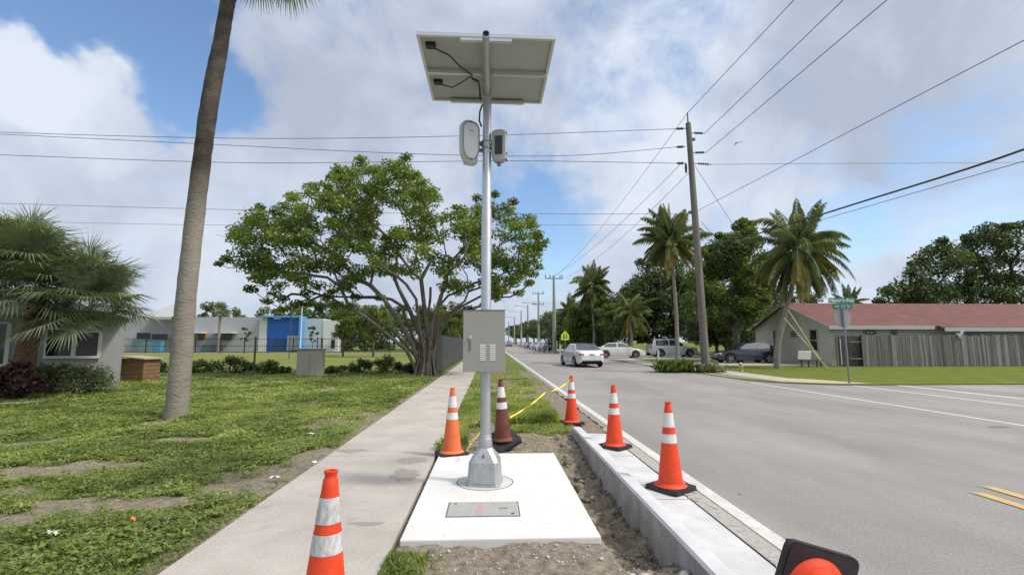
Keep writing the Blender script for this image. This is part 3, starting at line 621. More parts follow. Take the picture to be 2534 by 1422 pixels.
# left radar: rounded shell facing down-left
a0 = px_in(1163, 350, 5.35)
ls = thing('camera_housing', 'rounded pale grey housing on the left side of the pole', 'sensor', (a0.x, a0.y, a0.z), R(26))
def capsule(wx, hz, d, nm, m, parent, y0=0, ch=.35, taper=1.0):
    b = MB(); pts = []
    for sx, sz_, a in [(1, 1, 0), (-1, 1, 90), (-1, -1, 180), (1, -1, 270)]:
        for k in range(6):
            t = R(a+k*18); rx = wx*.42; rz_ = hz*ch*(.55 if sz_ > 0 else 1.0)
            pts.append((sx*(wx/2-rx)+rx*math.cos(t), sz_*(hz/2-rz_)+rz_*math.sin(t)))
    n = len(pts); vs = []
    for (f, yy) in ((.90, y0-d/2), (1.0, y0-d/2+.015), (1.0, y0+d/2-.03), (taper, y0+d/2)): vs += [(x*f, yy, z*f) for x, z in pts]
    fs = [(i*n+k, i*n+(k+1) % n, (i+1)*n+(k+1) % n, (i+1)*n+k) for i in range(3) for k in range(n)]+[tuple(range(n-1, -1, -1)), tuple(3*n+k for k in range(n))]
    b.add(vs, fs); return b.build(nm, m, parent, smooth=True, ang=30)
capsule(.225, .50, .10, 'shell', SENS, ls, .03, taper=.8)
fc = capsule(.20, .45, .02, 'front_cover', SENF, ls, -.028, taper=1)
b = MB(); b.box((.0, -.0385, .115), (.045, .003, .009)); b.build('maker_mark', mat('mark_grey', (.16, .18, .18), .5), fc)
b = MB(); b.rbox((.05, .10, -.13), (.14, .13, .20), .02); b.build('rear_housing', SENS, ls)
b = MB(); b.rbox((.13, .05, .02), (.12, .04, .05), .005); b.rbox((.13, .05, -.06), (.12, .04, .04), .005); build_split(b, 'bracket', CAST, ls)
a1 = px_in(1235, 362, 5.38)
rs = thing('radar_sensor', 'narrow grey sensor box with a dark face on the right side of the pole', 'sensor', (a1.x, a1.y, a1.z), R(-8))
capsule(.165, .385, .12, 'shell', mat('sensor_shell2', (.36, .375, .36), .5), rs, .02, ch=.2, taper=.9)
b = MB(); b.rbox((0, -.046, 0), (.085, .012, .215), .003); b.build('dark_face', mat('sensor_dark', (.02, .022, .026), .35), rs)
b = MB(); b.lathe([(.022, -.235), (.022, -.20), (.026, -.198), (.026, -.18)], 14); b.build('cable_gland', mat('gland', (.12, .14, .15), .5), rs)
b = MB(); b.box((.085, .0, -.09), (.02, .02, .02)); b.box((.085, 0, -.17), (.015, .02, .03)); b.box((.085, 0, .16), (.012, .02, .02)); build_split(b, 'latch', BLK, rs)
b = MB(); b.rbox((-.10, .0, .04), (.06, .05, .03), .004); b.rbox((-.10, .0, -.06), (.06, .05, .03), .004); b.box((-.13, 0, -.01), (.012, .05, .16)); build_split(b, 'bracket', CAST, rs)
b = MB(); b.lathe([(.062, 3.72), (.062, 3.745)], 24); b.lathe([(.062, 3.80), (.062, 3.82)], 24); build_split(b, 'band_clamp', CAST, sp, True)
bpy.context.view_layer.update()
for t_ in (pn, cb, ls, rs):
    for ch in list(t_.children):
        for g2 in list(ch.children): g2.parent = t_; g2.matrix_local = ch.matrix_local @ g2.matrix_local
    t_.parent = sp; t_.matrix_local = Matrix.Translation(Vector(sp.location)*-1) @ (Matrix.Translation(t_.location) @ t_.rotation_euler.to_matrix().to_4x4())
    for k_ in ('label', 'category'): del t_[k_]
sp['label'] = 'tall silver pole with solar panel, sensors and grey cabinet on the white pad'
# caution tape and pvc
TAPE = mat('caution_tape', (.80, .68, .06), .4)
def ribbon(pts, wdt, name, m, label, cat):
    b = MB(); vs = []
    for i, q in enumerate(pts):
        q = Vector(q); t = (Vector(pts[min(i+1, len(pts)-1)])-Vector(pts[max(0, i-1)])).normalized(); s_ = t.cross(Vector((0, 1, 0))); a = math.sin(i*1.3)*.9; s_ = (s_*math.cos(a)+Vector((0, 1, 0))*math.sin(a)).normalized()
        vs += [q-s_*wdt/2, q+s_*wdt/2]
    b.add(vs, [(2*i, 2*i+1, 2*i+3, 2*i+2) for i in range(len(pts)-1)]); o = b.build(name, m); tag(o, label, cat); return o
A = PD(1262, 1032, 6.9); B = PD(1352, 968, 8.2); C_ = PD(1413, 938, 9.2)
ribbon(sag(A, B, .03, 8)+sag(B, C_, .05, 6)[1:], .030, 'caution_tape', TAPE, 'yellow caution tape strung from the dark cone to the cone at the kerb end', 'tape')
A = PD(1160, 1092, 6.6); B = PD(1190, 1066, 6.2)
ribbon(sag(A, B, .03, 6), .03, 'caution_tape', TAPE, 'short end of yellow tape between the faded cone and the pole base', 'tape')
b = MB(); a_ = G(1152, 1118, .03); b_ = PD(1165, 1097, a_.y-.02); b.tube([a_, b_], .013, 12); tag(b.build('plastic_stake', mat('pvc', (.8, .8, .74), .4)), 'short white plastic stake between the faded cone and the pole base', 'stake')
# ------------------------------------------------------------------ vegetation generators
def leafcloud(centers, radii, per, ln, seed=0, flat=.75, upb=.5, asp=.5, shell=.45):
    r = np.random.default_rng(seed); C = np.repeat(np.asarray(centers, float), per, 0); Rr = np.repeat(np.asarray(radii, float), per)
    n = len(C); d = r.normal(size=(n, 3)); d /= np.linalg.norm(d, axis=1)[:, None]
    q = r.random(n)**shell; P = C+d*(Rr*q)[:, None]*np.array([1, 1, flat])
    nr = r.normal(size=(n, 3)); nr[:, 2] += upb*2; nr += d*.5; nr /= np.linalg.norm(nr, axis=1)[:, None]
    t = np.cross(nr, r.normal(size=(n, 3))); t /= np.linalg.norm(t, axis=1)[:, None]; s_ = np.cross(nr, t)
    l = (ln*r.uniform(.6, 1.3, n))[:, None]
    V = np.stack([P-t*l*.5, P+s_*l*asp*.5, P+t*l*.5, P-s_*l*asp*.5], 1).reshape(-1, 3)
    rn = np.clip(r.random(n)*.55+np.repeat(r.random(len(centers)), per)*.45, 0, 1)
    return V, np.arange(n*4).reshape(n, 4), rn
def skeleton(trunk, targets, rbase, rtip=.018, seed=0, pw=2.2, segl=.7):
    """trunk: list of points; targets joined greedily to the nearest node; returns branches (pts, radii)"""
    rr = random.Random(seed); P = [Vector(q) for q in trunk]; par = [-1]+list(range(len(trunk)-1)); root = P[0]; depth = [0]
    for i in range(1, len(P)): depth.append(depth[-1]+(P[i]-P[i-1]).length)
    top = P[-1]
    tg = sorted([Vector(q) for q in targets], key=lambda q: (q-top).length)
    arr = np.array([tuple(q) for q in P]); dp = list(depth)
    for q in tg:
        d = np.linalg.norm(arr-np.array(q), axis=1)+.28*np.array(dp)
        # prefer nodes lower than the target
        d = d+np.clip(arr[:, 2]-q.z+.1, 0, 5)*.9; d[:max(0, len(trunk)-3)] += 50
        j = int(np.argmin(d)); a = P[j]; L_ = (q-a).length; n = max(1, int(L_/segl)); prev = j; out = (a-P[par[j]]).normalized() if par[j] >= 0 else Vector((0, 0, 1))
        for k in range(1, n+1):
            f = k/n; pt = a.lerp(q, f)+out*L_*.18*math.sin(math.pi*f)*1.0+Vector((rr.uniform(-1, 1), rr.uniform(-1, 1), rr.uniform(-1, 1)))*(.05*L_+.05)*(0 if k == n else 1)
            P.append(pt); par.append(prev); dp.append(dp[prev]+(pt-P[prev]).length); prev = len(P)-1; arr = np.vstack([arr, np.array(pt)])
    n = len(P); w_ = [0.0]*n; kids = [[] for _ in range(n)]
    for i in range(1, n): kids[par[i]].append(i)
    for i in range(n-1, -1, -1):
        w_[i] = rtip**pw if not kids[i] else sum(w_[k] for k in kids[i])
    rad = [x**(1/pw) for x in w_]; sc = rbase/rad[0]; rad = [max(rtip*.6, r_*sc) for r_ in rad]
    br = []
    def walk(i, pts, rs):
        while True:
            pts.append(P[i]); rs.append(rad[i])
            if not kids[i]: break
            ks = sorted(kids[i], key=lambda k: -rad[k])
            for k in ks[1:]: stack.append((k, [P[i]], [rad[k]]))
            i = ks[0]
        br.append((pts, rs))
    stack = [(0, [], [])]
    while stack: a_ = stack.pop(); walk(*a_)
    return br
BARK = mat('bark_grey', (.085, .07, .055), .9, col2=(.19, .165, .14), vscale=7, bump=.6, bscale=20, stretch=(1, 1, .3))
BARKD = mat('bark_dark', (.055, .045, .036), .9, col2=(.11, .095, .08), vscale=6, bump=.4, bscale=14)
def treeobj(name, label, cat, loc, trunk, targets, radii, per, ln, lm, rbase, bark=BARK, seed=1, group=None, nside=7, extra=None, **kw):
    t = thing(name, label, cat, loc, 0, group)
    br = skeleton(trunk, targets, rbase, seed=seed)
    b = MB()
    for pts, rs in br: b.tube(pts, rs, nside if rs[0] > .05 else 5, cap=False)
    if extra: extra(b)
    b.build('trunk', bark, t, smooth=True, ang=80)
    V, F, rn = leafcloud(targets, radii, per, ln, seed, **kw)
    npmesh('crown', V, F, lm, rn, parent=t)
    return t
# ---- the big spreading tree
LFB = leafmat('ficus_leaf', (.034, .062, .013), (.175, .23, .042), .8, .32, yellow=(.21, .24, .05))
outl = [(525,655),(560,600),(572,540),(620,492),(690,500),(720,455),(770,440),(835,402),(890,378),(960,388),(1005,374),(1030,415),(1075,450),(1100,485),(1160,503),(1180,482),(1240,490),(1300,497),(1330,540),(1355,590),(1345,640),(1335,690),(1290,722),(1240,738),(1180,765),(1120,740),(1060,715),(1000,690),(930,690),(880,715),(850,745),(790,735),(700,725),(640,712),(600,700),(590,670)]
def inpoly(x, y, P):
    c = False; j = len(P)-1
    for i in range(len(P)):
        if (P[i][1] > y) != (P[j][1] > y) and x < (P[j][0]-P[i][0])*(y-P[i][1])/(P[j][1]-P[i][1])+P[i][0]: c = not c
        j = i
    return c
def pdist(x, y, P):
    m = 1e9
    for i in range(len(P)):
        a = Vector(P[i-1]); b_ = Vector(P[i]); q = Vector((x, y)); ab = b_-a; t = max(0, min(1, (q-a).dot(ab)/ab.length_squared)); m = min(m, (q-a-ab*t).length)
    return m
rr = random.Random(11); tg = []; rad_ = []; base = G(1052, 930); TY = base.y
holes = [(960,545,42),(880,640,30),(1010,640,34),(790,560,26),(700,640,26),(1120,600,28),(1085,520,22),(640,580,20),(1260,610,30),(960,470,22),(1180,690,30),(800,690,34),(930,610,26),(1220,560,20),(1060,690,40),(760,500,18)]
tries = 0
while len(tg) < 420 and tries < 14000:
    tries += 1; x = rr.uniform(525, 1355); y = rr.uniform(372, 770)
    if not inpoly(x, y, outl): continue
    dd_ = pdist(x, y, outl)
    if dd_ < 16: continue
    if any((x-a)**2+((y-b_)*1.2)**2 < r_*r_ for a, b_, r_ in holes) and rr.random() < .93: continue
    if dd_ > 60 and rr.random() < .22: continue
    if y > 650 and x > 840 and x < 1180 and dd_ > 30 and rr.random() < .6: continue
    dep = 3.6*math.sqrt(max(0, 1-((x-940)/430)**2))*(1 if y < 650 else .6); Y = TY+rr.uniform(-dep, dep)*.9
    q = PD(x, y, Y); r_ = min(.52, max(.24, (dd_+6)/54*.9))*rr.uniform(.75, 1.15)
    if any((q-u).length < .42 for u in tg): continue
    tg.append(q); rad_.append(r_)
for x, y, r_ in [(660,745,.3),(700,740,.35),(735,752,.35),(680,725,.4),(1310,700,.3),(1285,725,.3),(1330,660,.35),(540,652,.22),(560,640,.3),(1345,600,.35),(1225,480,.3),(1270,498,.3),(1180,490,.3),(1005,388,.35),(760,750,.32),(795,765,.3),(830,755,.34),(865,760,.3),(700,765,.25),(810,735,.35),(880,735,.3),(1230,735,.35),(1200,755,.3),(1160,765,.3),(940,735,.28),(620,715,.35),(760,725,.4)]:
    tg.append(PD(x, y, TY+rr.uniform(-1, 1))); rad_.append(r_)
loc = Vector((base.x, base.y, 0)); tgl = [q-loc for q in tg]
def roots(b):
    r2 = random.Random(3)
    for k in range(34):
        a = r2.uniform(0, 6.28); r0 = r2.uniform(.26, .52); z1 = r2.uniform(.7, 2.3)
        b.tube([(math.cos(a)*r0*1.1, math.sin(a)*r0, -.05), (math.cos(a+.15)*r0*.75, math.sin(a+.15)*r0*.7, z1*.35), (math.cos(a+.3)*.30, math.sin(a+.3)*.3, z1*.75), (math.cos(a+.5)*.22-.05, math.sin(a+.5)*.22, z1)], [.05, .04, .035, .02], 6, cap=False)
def offp(x, y, dy): return PD(x, y, TY+dy)-loc
stems = [([(-.22, 0, -.05), (-.30, 0, .5), offp(1020, 850, -.2), offp(985, 790, -.4), offp(950, 740, -.6)], .125),
         ([(-.05, .1, -.05), (-.1, .1, .7), offp(1040, 830, .3), offp(1015, 770, .6), offp(985, 710, 1.0)], .135),
         ([(.12, 0, -.05), (.1, 0, .8), offp(1058, 830, -.1), offp(1050, 760, -.4), offp(1042, 690, -.8)], .12),
         ([(.25, .1, -.05), (.28, .1, .8), offp(1075, 820, .4), offp(1085, 760, .7), offp(1100, 700, 1.0)], .12),
         ([(.36, 0, -.05), (.38, 0, .9), offp(1083, 810, -.2), offp(1105, 780, -.5), offp(1150, 745, -.8)], .10),
         ([(-.33, -.1, -.05), (-.5, -.1, .5), offp(1005, 865, -.4), offp(950, 820, -.8), offp(900, 780, -1.2)], .10)]
for q_, r_ in [((1000,780,.8),.07),((1030,740,-1.),.08),((1065,735,1.3),.08),((1120,770,.9),.07),((970,815,.7),.07),((1090,730,-1.2),.07)]:
    e_ = offp(*q_); stems.append(([Vector((e_.x*.12, e_.y*.12, .0)), Vector((e_.x*.25+.05, e_.y*.3, e_.z*.35)), Vector((e_.x*.6-.05, e_.y*.65, e_.z*.7)), e_], r_))
buck = [[] for _ in stems]
for q in tgl:
    ds = [(q-Vector(s_[0][-1])).length+abs(q.y-Vector(s_[0][-1]).y)*.3 for s_ in stems]; buck[ds.index(min(ds))].append(q)
t = thing('spreading_tree', 'large wide spreading fig tree with aerial roots beside the sidewalk', 'tree', loc); b = MB(); roots(b)
b.tube([(0, 0, -.1), (0, 0, .5), (.05, 0, 1.1), (.1, 0, 1.5)], [.36, .29, .22, .12], 12, jit=.1)
for k, ((pl_, rb_), bq) in enumerate(zip(stems, buck)):
    if not bq: bq = [Vector(pl_[-1])+Vector((0, 0, .5))]
    for pts, rs in skeleton([Vector(q) for q in pl_], bq, rb_*.8, rtip=.013, seed=k, segl=.55): b.tube(pts, rs, 8 if rs[0] > .05 else 5, cap=False)
r4 = random.Random(8)     # bare twigs below the crown
for k in range(150):
    q = Vector(r4.choice(tgl)); d_ = Vector((r4.uniform(-1, 1), r4.uniform(-.6, .6), r4.uniform(-.9, .5)))*r4.uniform(.4, .9); b.tube([q, q+d_*.5+Vector((0, 0, -.05)), q+d_], [.014, .010, .006], 4, cap=False)
b.build('trunk', BARK, t, smooth=True, ang=80)
V, F, rn = leafcloud(tgl, rad_, 140, .165, 5, upb=.5, asp=.5, shell=.5, flat=.62); npmesh('crown', V, F, LFB, rn, parent=t)
# ---- generic trees
def blobtree(name, label, h, w_, seed, lm, ntg=46, per=150, ln=.32, rb=.22, trunk_h=.28, bark=BARKD, group=None, depthw=None):
    r2 = random.Random(seed); tgs = []; rd_ = []; k = 0
    while len(tgs) < ntg and k < 4000:
        k += 1; a = r2.uniform(0, 6.28); q = r2.random()**.5; u = r2.uniform(-1, 1)
        rx = w_/2*math.sqrt(max(0, 1-u*u*.85))*(.85+.3*math.sin(a*3+seed)); z = h*(trunk_h+.1+(1-trunk_h-.16)*(u+1)/2)
        p = Vector((math.cos(a)*rx*q, math.sin(a)*rx*q*(depthw or 1), z))
        if any((p-s_).length < w_*.09 for s_ in tgs): continue
        tgs.append(p); rd_.append(w_*.115*r2.uniform(.7, 1.25))
    return treeobj(name, label, 'tree', (0, 0, 0), [(0, 0, -.1), (.05, 0, h*trunk_h*.5), (0, .05, h*trunk_h)], tgs, rd_, per, ln, lm, rb, bark, seed, group, 5, upb=.4, asp=.6, shell=.55)
LFD = leafmat('dark_leaf', (.018, .036, .012), (.095, .13, .036), .5, .2)
LFM = leafmat('mid_leaf', (.034, .060, .015), (.165, .21, .05), .5, .28)
LFP = leafmat('pale_leaf', (.045, .075, .028), (.14, .18, .06), .5, .25)
protos = [blobtree('street_tree', 'proto', 9, 9, 21, LFD, group='dense trees behind the parked cars'), blobtree('street_tree', 'proto', 9, 8, 22, LFM, group='dense trees behind the parked cars'),
          blobtree('street_tree', 'proto', 8, 10, 23, LFD, trunk_h=.15, group='dense trees behind the parked cars')]
farp = [blobtree('distant_tree', 'proto', 8, 9, 31, LFP, 30, 90, .5, group='distant trees beyond the school field'), blobtree('distant_tree', 'proto', 8, 9, 32, LFD, 30, 90, .5, group='distant trees along the road')]
used = set()
def place(pr, x, y, s_, rz, label, sz=None, group=None, cat=None):
    o = pr if id(pr) not in used else copy_tree(pr); used.add(id(pr))
    o.location = (x, y, 0); o.scale = (s_, s_, sz or s_); o.rotation_euler = (0, 0, rz); o['label'] = label
    if group: o['group'] = group
    return o
RT = [ # x, y, scale xy, scale z, proto, label
 (20, 58, 1.1, 1.15, 0, 'tall dark tree rising behind the two white parked vehicles'), (26.5, 60, 1.1, 1.02, 2, 'dark bushy tree behind the white sport utility vehicle'), (14.5, 63, .9, .82, 1, 'leafy green tree right behind the white sedan'),
 (15.5, 54, .8, .72, 1, 'mid green tree hanging over the white sedan'), (24.5, 47, .85, .72, 2, 'dark tree between the white vehicle and the beige house'), (31, 55, 1.0, .95, 0, 'dark tree behind the left end of the beige house'),
 (12.5, 72, 1.0, .55, 2, 'low dark bushy tree right of the crossing sign'), (13.5, 76, .95, .86, 2, 'dark tree just right of the near concrete pole'), (19.5, 80, 1.2, 1.1, 0, 'tall dark tree behind the yellow crossing sign'), (13.8, 92, 1.0, .84, 1, 'green tree behind the near concrete pole'),
 (15, 108, 1.1, .98, 0, 'dark roadside tree left of the near concrete pole'), (14.5, 126, 1.1, .95, 2, 'roadside tree behind the second concrete pole'),
 (25, 100, 1.3, 1.2, 2, 'wide dark tree set back behind the roadside trees'), (33, 70, 1.2, 1.15, 2, 'wide dark tree showing between the palms'), (39, 62, 1.1, .95, 0, 'dark tree behind the coconut palm and the red roof')]
for i, (x, y, sx, sz_, k, lb) in enumerate(RT): place(protos[k], x, y, sx, i*1.7, lb, sz_)
FT = [(15, 150, 1.2, 1.1, 'distant roadside tree right of the third street pole'), (15.5, 175, 1.3, 1.15, 'distant roadside tree behind the third street pole'), (15, 205, 1.4, 1.2, 'distant roadside tree left of the third street pole'), (15, 240, 1.6, 1.3, 'far roadside tree near the vanishing point'), (15, 290, 2.0, 1.4, 'farthest roadside tree at the end of the road'), (-8, 330, 2.5, 1.5, 'farthest tree left of the road end')]
for i, (x, y, sx, sz_, lb) in enumerate(FT): place(farp[1], x, y, sx, i*2.1, lb, sz_)
def fx(px, Y): return PD(px, 845, Y).x
LT = [(430, 105, 1.0, 1.05, 'small distant tree left of the palm trunk above the school roof'), (510, 110, 1.1, 1.25, 'distant tree just right of the palm trunk above the school roof'), (560, 108, .95, 1.1, 'distant tree at the right end of the left tree row above the school'), (595, 100, .6, .85, 'little distant tree ending the left tree row above the school'), (670, 100, .9, 1.05, 'distant tree above the blue wall left of the light pole'), (725, 102, 1.1, 1.15, 'distant tree behind the blue wall and the light pole'), (790, 96, 1.1, 1.2, 'distant tree right of the light pole'),
      (850, 90, 1.1, 1.1, 'tree behind the end of the school seen under the big fig'), (910, 88, 1.1, 1.0, 'tree seen through the left branches of the big fig'), (975, 92, 1.1, 1.05, 'tree seen through the stems of the big fig'), (1040, 90, 1.1, 1.0, 'tree behind the fig trunk'), (1100, 92, 1.2, 1.1, 'tree above the charcoal fence'), (1150, 100, 1.2, 1.0, 'tree behind the grey cabinet above the charcoal fence')]
for i, (px, Y, sx, sz_, lb) in enumerate(LT): place(farp[0], fx(px, Y), Y, sx, i*1.3, lb, sz_)
# two shadier trees standing between the school and the fig
for i, (px, Y, sx, sz_, lb) in enumerate([(850, 52, .52, .60, 'small dark tree in front of the school end'), (925, 50, .55, .58, 'small dark tree behind the low hedge under the fig'), (1120, 60, .6, .62, 'green tree beside the charcoal fence behind the cabinet')]): place(protos[1], fx(px, Y), Y, sx, 2+i, lb, sz_, 'small trees in the school field')
def polytree(name, label, outline, base_px, Y, dep, n, rr0, per, ln, lm, rb, bark, seed, holes=(), group=None, th=1.6, gap=.7):
    r2 = random.Random(seed); T_ = []; R_ = []; k = 0; xs_ = [p[0] for p in outline]; ys_ = [p[1] for p in outline]; s1 = 1200/Y; bx = fx(base_px, Y)
    while len(T_) < n and k < 9000:
        k += 1; x = r2.uniform(min(xs_), max(xs_)); y = r2.uniform(min(ys_), max(ys_))
        if not inpoly(x, y, outline): continue
        d_ = pdist(x, y, outline)
        if d_ < rr0*s1*.35: continue
        if any((x-a)**2+(y-b_)**2 < q*q for a, b_, q in holes) and r2.random() < .93: continue
        p = PD(x, y, Y+r2.uniform(-dep, dep))
        if p.z < .3 or any((p-u).length < rr0*gap for u in T_): continue
        T_.append(p); R_.append(min(rr0*1.3, max(rr0*.55, (d_+4)/s1))*r2.uniform(.8, 1.15))
    l0 = Vector((bx, Y, 0))
    return treeobj(name, label, 'tree', l0, [(0, 0, -.1), (.05, 0, th*.5), (-.1, 0, th)], [q-l0 for q in T_], R_, per, ln, lm, rb, bark, seed, group, 5, upb=.4, asp=.6, shell=.55)
OK_ = 'dark oaks behind the red roofed house'
polytree('oak_tree', 'dark oak sloping down to the left behind the red roof', [(2160,760),(2175,715),(2235,672),(2265,620),(2305,588),(2375,580),(2410,600),(2420,700),(2420,790),(2160,790)], 2330, 50, 2.5, 95, 1.0, 240, .30, LFD, .35, BARKD, 41, [(2330,650,16),(2300,700,14),(2370,690,16),(2345,720,12)], OK_, 3, .6)
polytree('oak_tree', 'tallest dark oak at the right edge behind the red roof', [(2385,790),(2395,700),(2385,600),(2385,560),(2430,540),(2480,552),(2534,540),(2640,550),(2760,600),(2780,790)], 2520, 52, 2.5, 130, 1.1, 240, .32, LFD, .4, BARKD, 42, [(2420,690,18),(2440,630,16),(2480,700,14),(2470,660,10),(2415,740,14),(2500,620,10)], OK_, 3, .6)
polytree('distant_tree', 'wide tree mass behind the school end under the fig', [(828,866),(835,790),(860,765),(905,758),(950,770),(985,800),(990,866)], 905, 84, 2, 60, 1.3, 150, .42, LFP, .3, BARKD, 47, (), None, 1, .6)
polytree('distant_tree', 'dark tree mass between the fig trunk and the charcoal fence', [(985,866),(990,780),(1040,762),(1100,760),(1160,775),(1180,800),(1180,866)], 1090, 88, 2, 60, 1.3, 150, .42, LFM, .3, BARKD, 48, (), None, 1, .6)
BK = 'dense trees behind the parked cars'
polytree('shade_tree', 'dense dark shade tree behind the white sedan', [(1495,860),(1500,765),(1540,712),(1542,668),(1575,640),(1620,625),(1690,625),(1725,660),(1730,845),(1600,850)], 1610, 57, 2.6, 120, 1.05, 230, .30, LFD, .35, BARKD, 43, (), BK, 1.5, .6)
polytree('shade_tree', 'bushy tree mass under the palm above the moving car', [(1392,868),(1398,780),(1415,745),(1455,735),(1510,745),(1530,790),(1535,866)], 1465, 66, 2.4, 80, 1.0, 210, .30, LFM, .3, BARKD, 44, (), BK, 1.2, .6)
polytree('shade_tree', 'dark tree filling the gap left of the beige house', [(1690,868),(1695,700),(1740,655),(1850,650),(1905,690),(1905,810),(1880,862)], 1800, 47, 2.4, 100, 1.0, 220, .28, LFD, .3, BARKD, 45, (), BK, 1.0, .6)
polytree('garden_tree', 'many stemmed leafy tree between the utility pole and the coconut palm', [(1660,790),(1690,690),(1720,640),(1745,600),(1775,575),(1800,570),(1820,548),(1845,536),(1870,550),(1875,580),(1905,600),(1915,640),(1910,740),(1890,790),(1860,800),(1870,835),(1800,835),(1780,790),(1720,800)], 1828, 36, 2.4, 150, .62, 230, .24, LFM, .26, BARK, 46, [(1790,720,14),(1850,650,10),(1750,690,10)], None, 1.5, .6)
# ---- palms
FRG = leafmat('palm_frond', (.05, .07, .025), (.23, .26, .10), 1.5, .25)
FRO = leafmat('palm_frond_old', (.15, .11, .035), (.36, .30, .10), 1.5, .3)
PTR = mat('palm_bark', (.30, .265, .225), .9, col2=(.17, .15, .125), vscale=3.5, bump=.8, bscale=6, stretch=(.6, .6, 6))
def frond(VS, FS, RS, o, base, az, el, L, droop, nl=56, ll=.6, twist=0, lw=.026, hang=.5, rr=random):
    p = Vector(base); d = Vector((math.cos(az)*math.cos(el), math.sin(az)*math.cos(el), math.sin(el))); seg = L/nl; pts = []
    for i in range(nl+1):
        pts.append(p.copy()); p = p+d*seg; d = (d+Vector((0, 0, -droop*seg*(.35+i/nl)))).normalized()
    V = []; F = []; RN = []
    side = Vector((-math.sin(az), math.cos(az), 0)); rn0 = rr.random()*.5
    for i in range(nl):
        q = pts[i]; t = (pts[i+1]-pts[i]).normalized(); up = side.cross(t).normalized(); f = i/nl
        wq = .028*(1-f*.8); k = len(V); V += [q-side*wq, q+side*wq, pts[i+1]+side*wq*.9, pts[i+1]-side*wq*.9]; F.append((k, k+1, k+2, k+3)); RN.append(.9)
        if f < .14: continue
        l = ll*(math.sin(math.pi*min(1, .15+f*.9))**.6)*rr.uniform(.8, 1.1)
        for sg_ in (-1, 1):
            dd = (side*sg_*1.0+t*.65+up*.15-Vector((0, 0, hang*rr.uniform(.6, 1.4)))).normalized(); md = q+dd*l*.5; tp = q+(dd+Vector((0, 0, -hang*.6))).normalized()*l
            wv = t*lw; k = len(V); V += [q-wv*.5, q+wv*.5, md+wv*.6, tp, md-wv*.6]; F.append((k, k+1, k+2, k+3)); F.append((k, k+3, k+4, k+4)); RN += [rn0+rr.random()*.5]*2
    VS += V
    for f_, r_ in zip(F, RN): FS.append(tuple(a+o for a in f_)); RS.append(r_)
    return o+len(V)
def frondmesh(specs, name, m, parent, seed=0):
    rr_ = random.Random(seed); VS = []; FS = []; RS = []; o = 0
    for s_ in specs: o = frond(VS, FS, RS, o, rr=rr_, **s_)
    me = bpy.data.meshes.new(name); FS = [tuple(dict.fromkeys(f)) for f in FS]; me.from_pydata([tuple(v) for v in VS], [], FS); me.materials.append(m)
    at = me.attributes.new('rnd', 'FLOAT', 'FACE'); at.data.foreach_set('value', RS); ob = bpy.data.objects.new(name, me); COL.objects.link(ob); ob.parent = parent; return ob
def coco(label, loc, trunk, r0, r1, nf, L, seed, wind=(0, 0), dead=0, nuts=False, elr=(-25, 80), ll=.6, droop=.45, group='palms along the right side of the road'):
    t = thing('coconut_palm', label, 'palm tree', loc, 0, group); rr_ = random.Random(seed)
    b = MB(); n = len(trunk); b.tube(trunk, [r0+(r1-r0)*min(1, i/(n-1)*1.2) for i in range(n)], 10, jit=.06); b.build('trunk', PTR, t, smooth=True, ang=80)
    top = Vector(trunk[-1]); sp_ = []
    for i in range(nf):
        az = i*2.4+rr_.uniform(-.2, .2); f = i/(nf-1); el = R(elr[0]+(elr[1]-elr[0])*f+rr_.uniform(-8, 8))
        d = Vector((math.cos(az)*math.cos(el)+wind[0], math.sin(az)*math.cos(el)+wind[1], math.sin(el))); az2 = math.atan2(d.y, d.x)
        sp_.append(dict(base=top+Vector((0, 0, .1*f)), az=az2, el=el, L=L*rr_.uniform(.8, 1.1), droop=droop*rr_.uniform(.6, 1.7), ll=ll*rr_.uniform(.75, 1.1), hang=rr_.uniform(.5, 1.1)))
    frondmesh(sp_, 'crown', FRG, t, seed)
    if dead:
        sp_ = [dict(base=top-Vector((0, 0, .15)), az=i*2.1+rr_.uniform(-.3, .3), el=R(rr_.uniform(-60, 5)), L=L*rr_.uniform(.7, 1.0), droop=.55, ll=ll*.75, hang=.9) for i in range(dead)]
        frondmesh(sp_, 'old_fronds', FRO, t, seed+1)
    if nuts:
        for k in range(3):
            b = MB()
            for j in range(7): a = rr_.uniform(0, 6.28); b.lathe([(.02, -.14), (.09, -.09), (.115, 0), (.085, .09), (.02, .13)], 8, M=Matrix.Translation(top+Vector((math.cos(a)*.28+.1*k-.1, math.sin(a)*.28, -.25-rr_.random()*.3))))
            b.build('coconut_bunch', mat('coconut', (.28, .20, .05), .6), t, smooth=True)
    return t
pb_ = G(1924, 912); Yp = pb_.y
pxy = [(1924, 912), (1922, 880), (1927, 840), (1937, 800), (1950, 750), (1962, 700), (1972, 650), (1975, 618)]
coco('tall coconut palm with yellowing fronds and nuts in front of the beige gable wall', (pb_.x, Yp, 0), [PD(x, y, Yp)-Vector((pb_.x, Yp, 0)) for x, y in pxy],   .19, .12, 46, 3.7, 3, (.05, 0), 30, True, (-55, 84), .8, .55)
Y6 = 33; q0 = PD(1668, 890, Y6); coco('windblown coconut palm left of the tall utility pole', (q0.x, Y6, 0), [PD(x, y, Y6)-Vector((q0.x, Y6, 0)) for x, y in [(1676, 893), (1676, 840), (1674, 780), (1668, 700), (1662, 640), (1660, 600)]], .14, .10, 38, 3.0, 8, (-.12, .1), 12, False, (-25, 88), .8, .6)
Y7 = 62; q0 = PD(1470, 880, Y7); coco('coconut palm above the moving white sedan', (q0.x, Y7, 0), [(0, 0, 0), (.1, 0, 3), (-.1, 0, 6), (0, 0, 8.6)], .2, .13, 30, 3.6, 12, (0, 0), 5, False, (-30, 85), 1.0, .45)
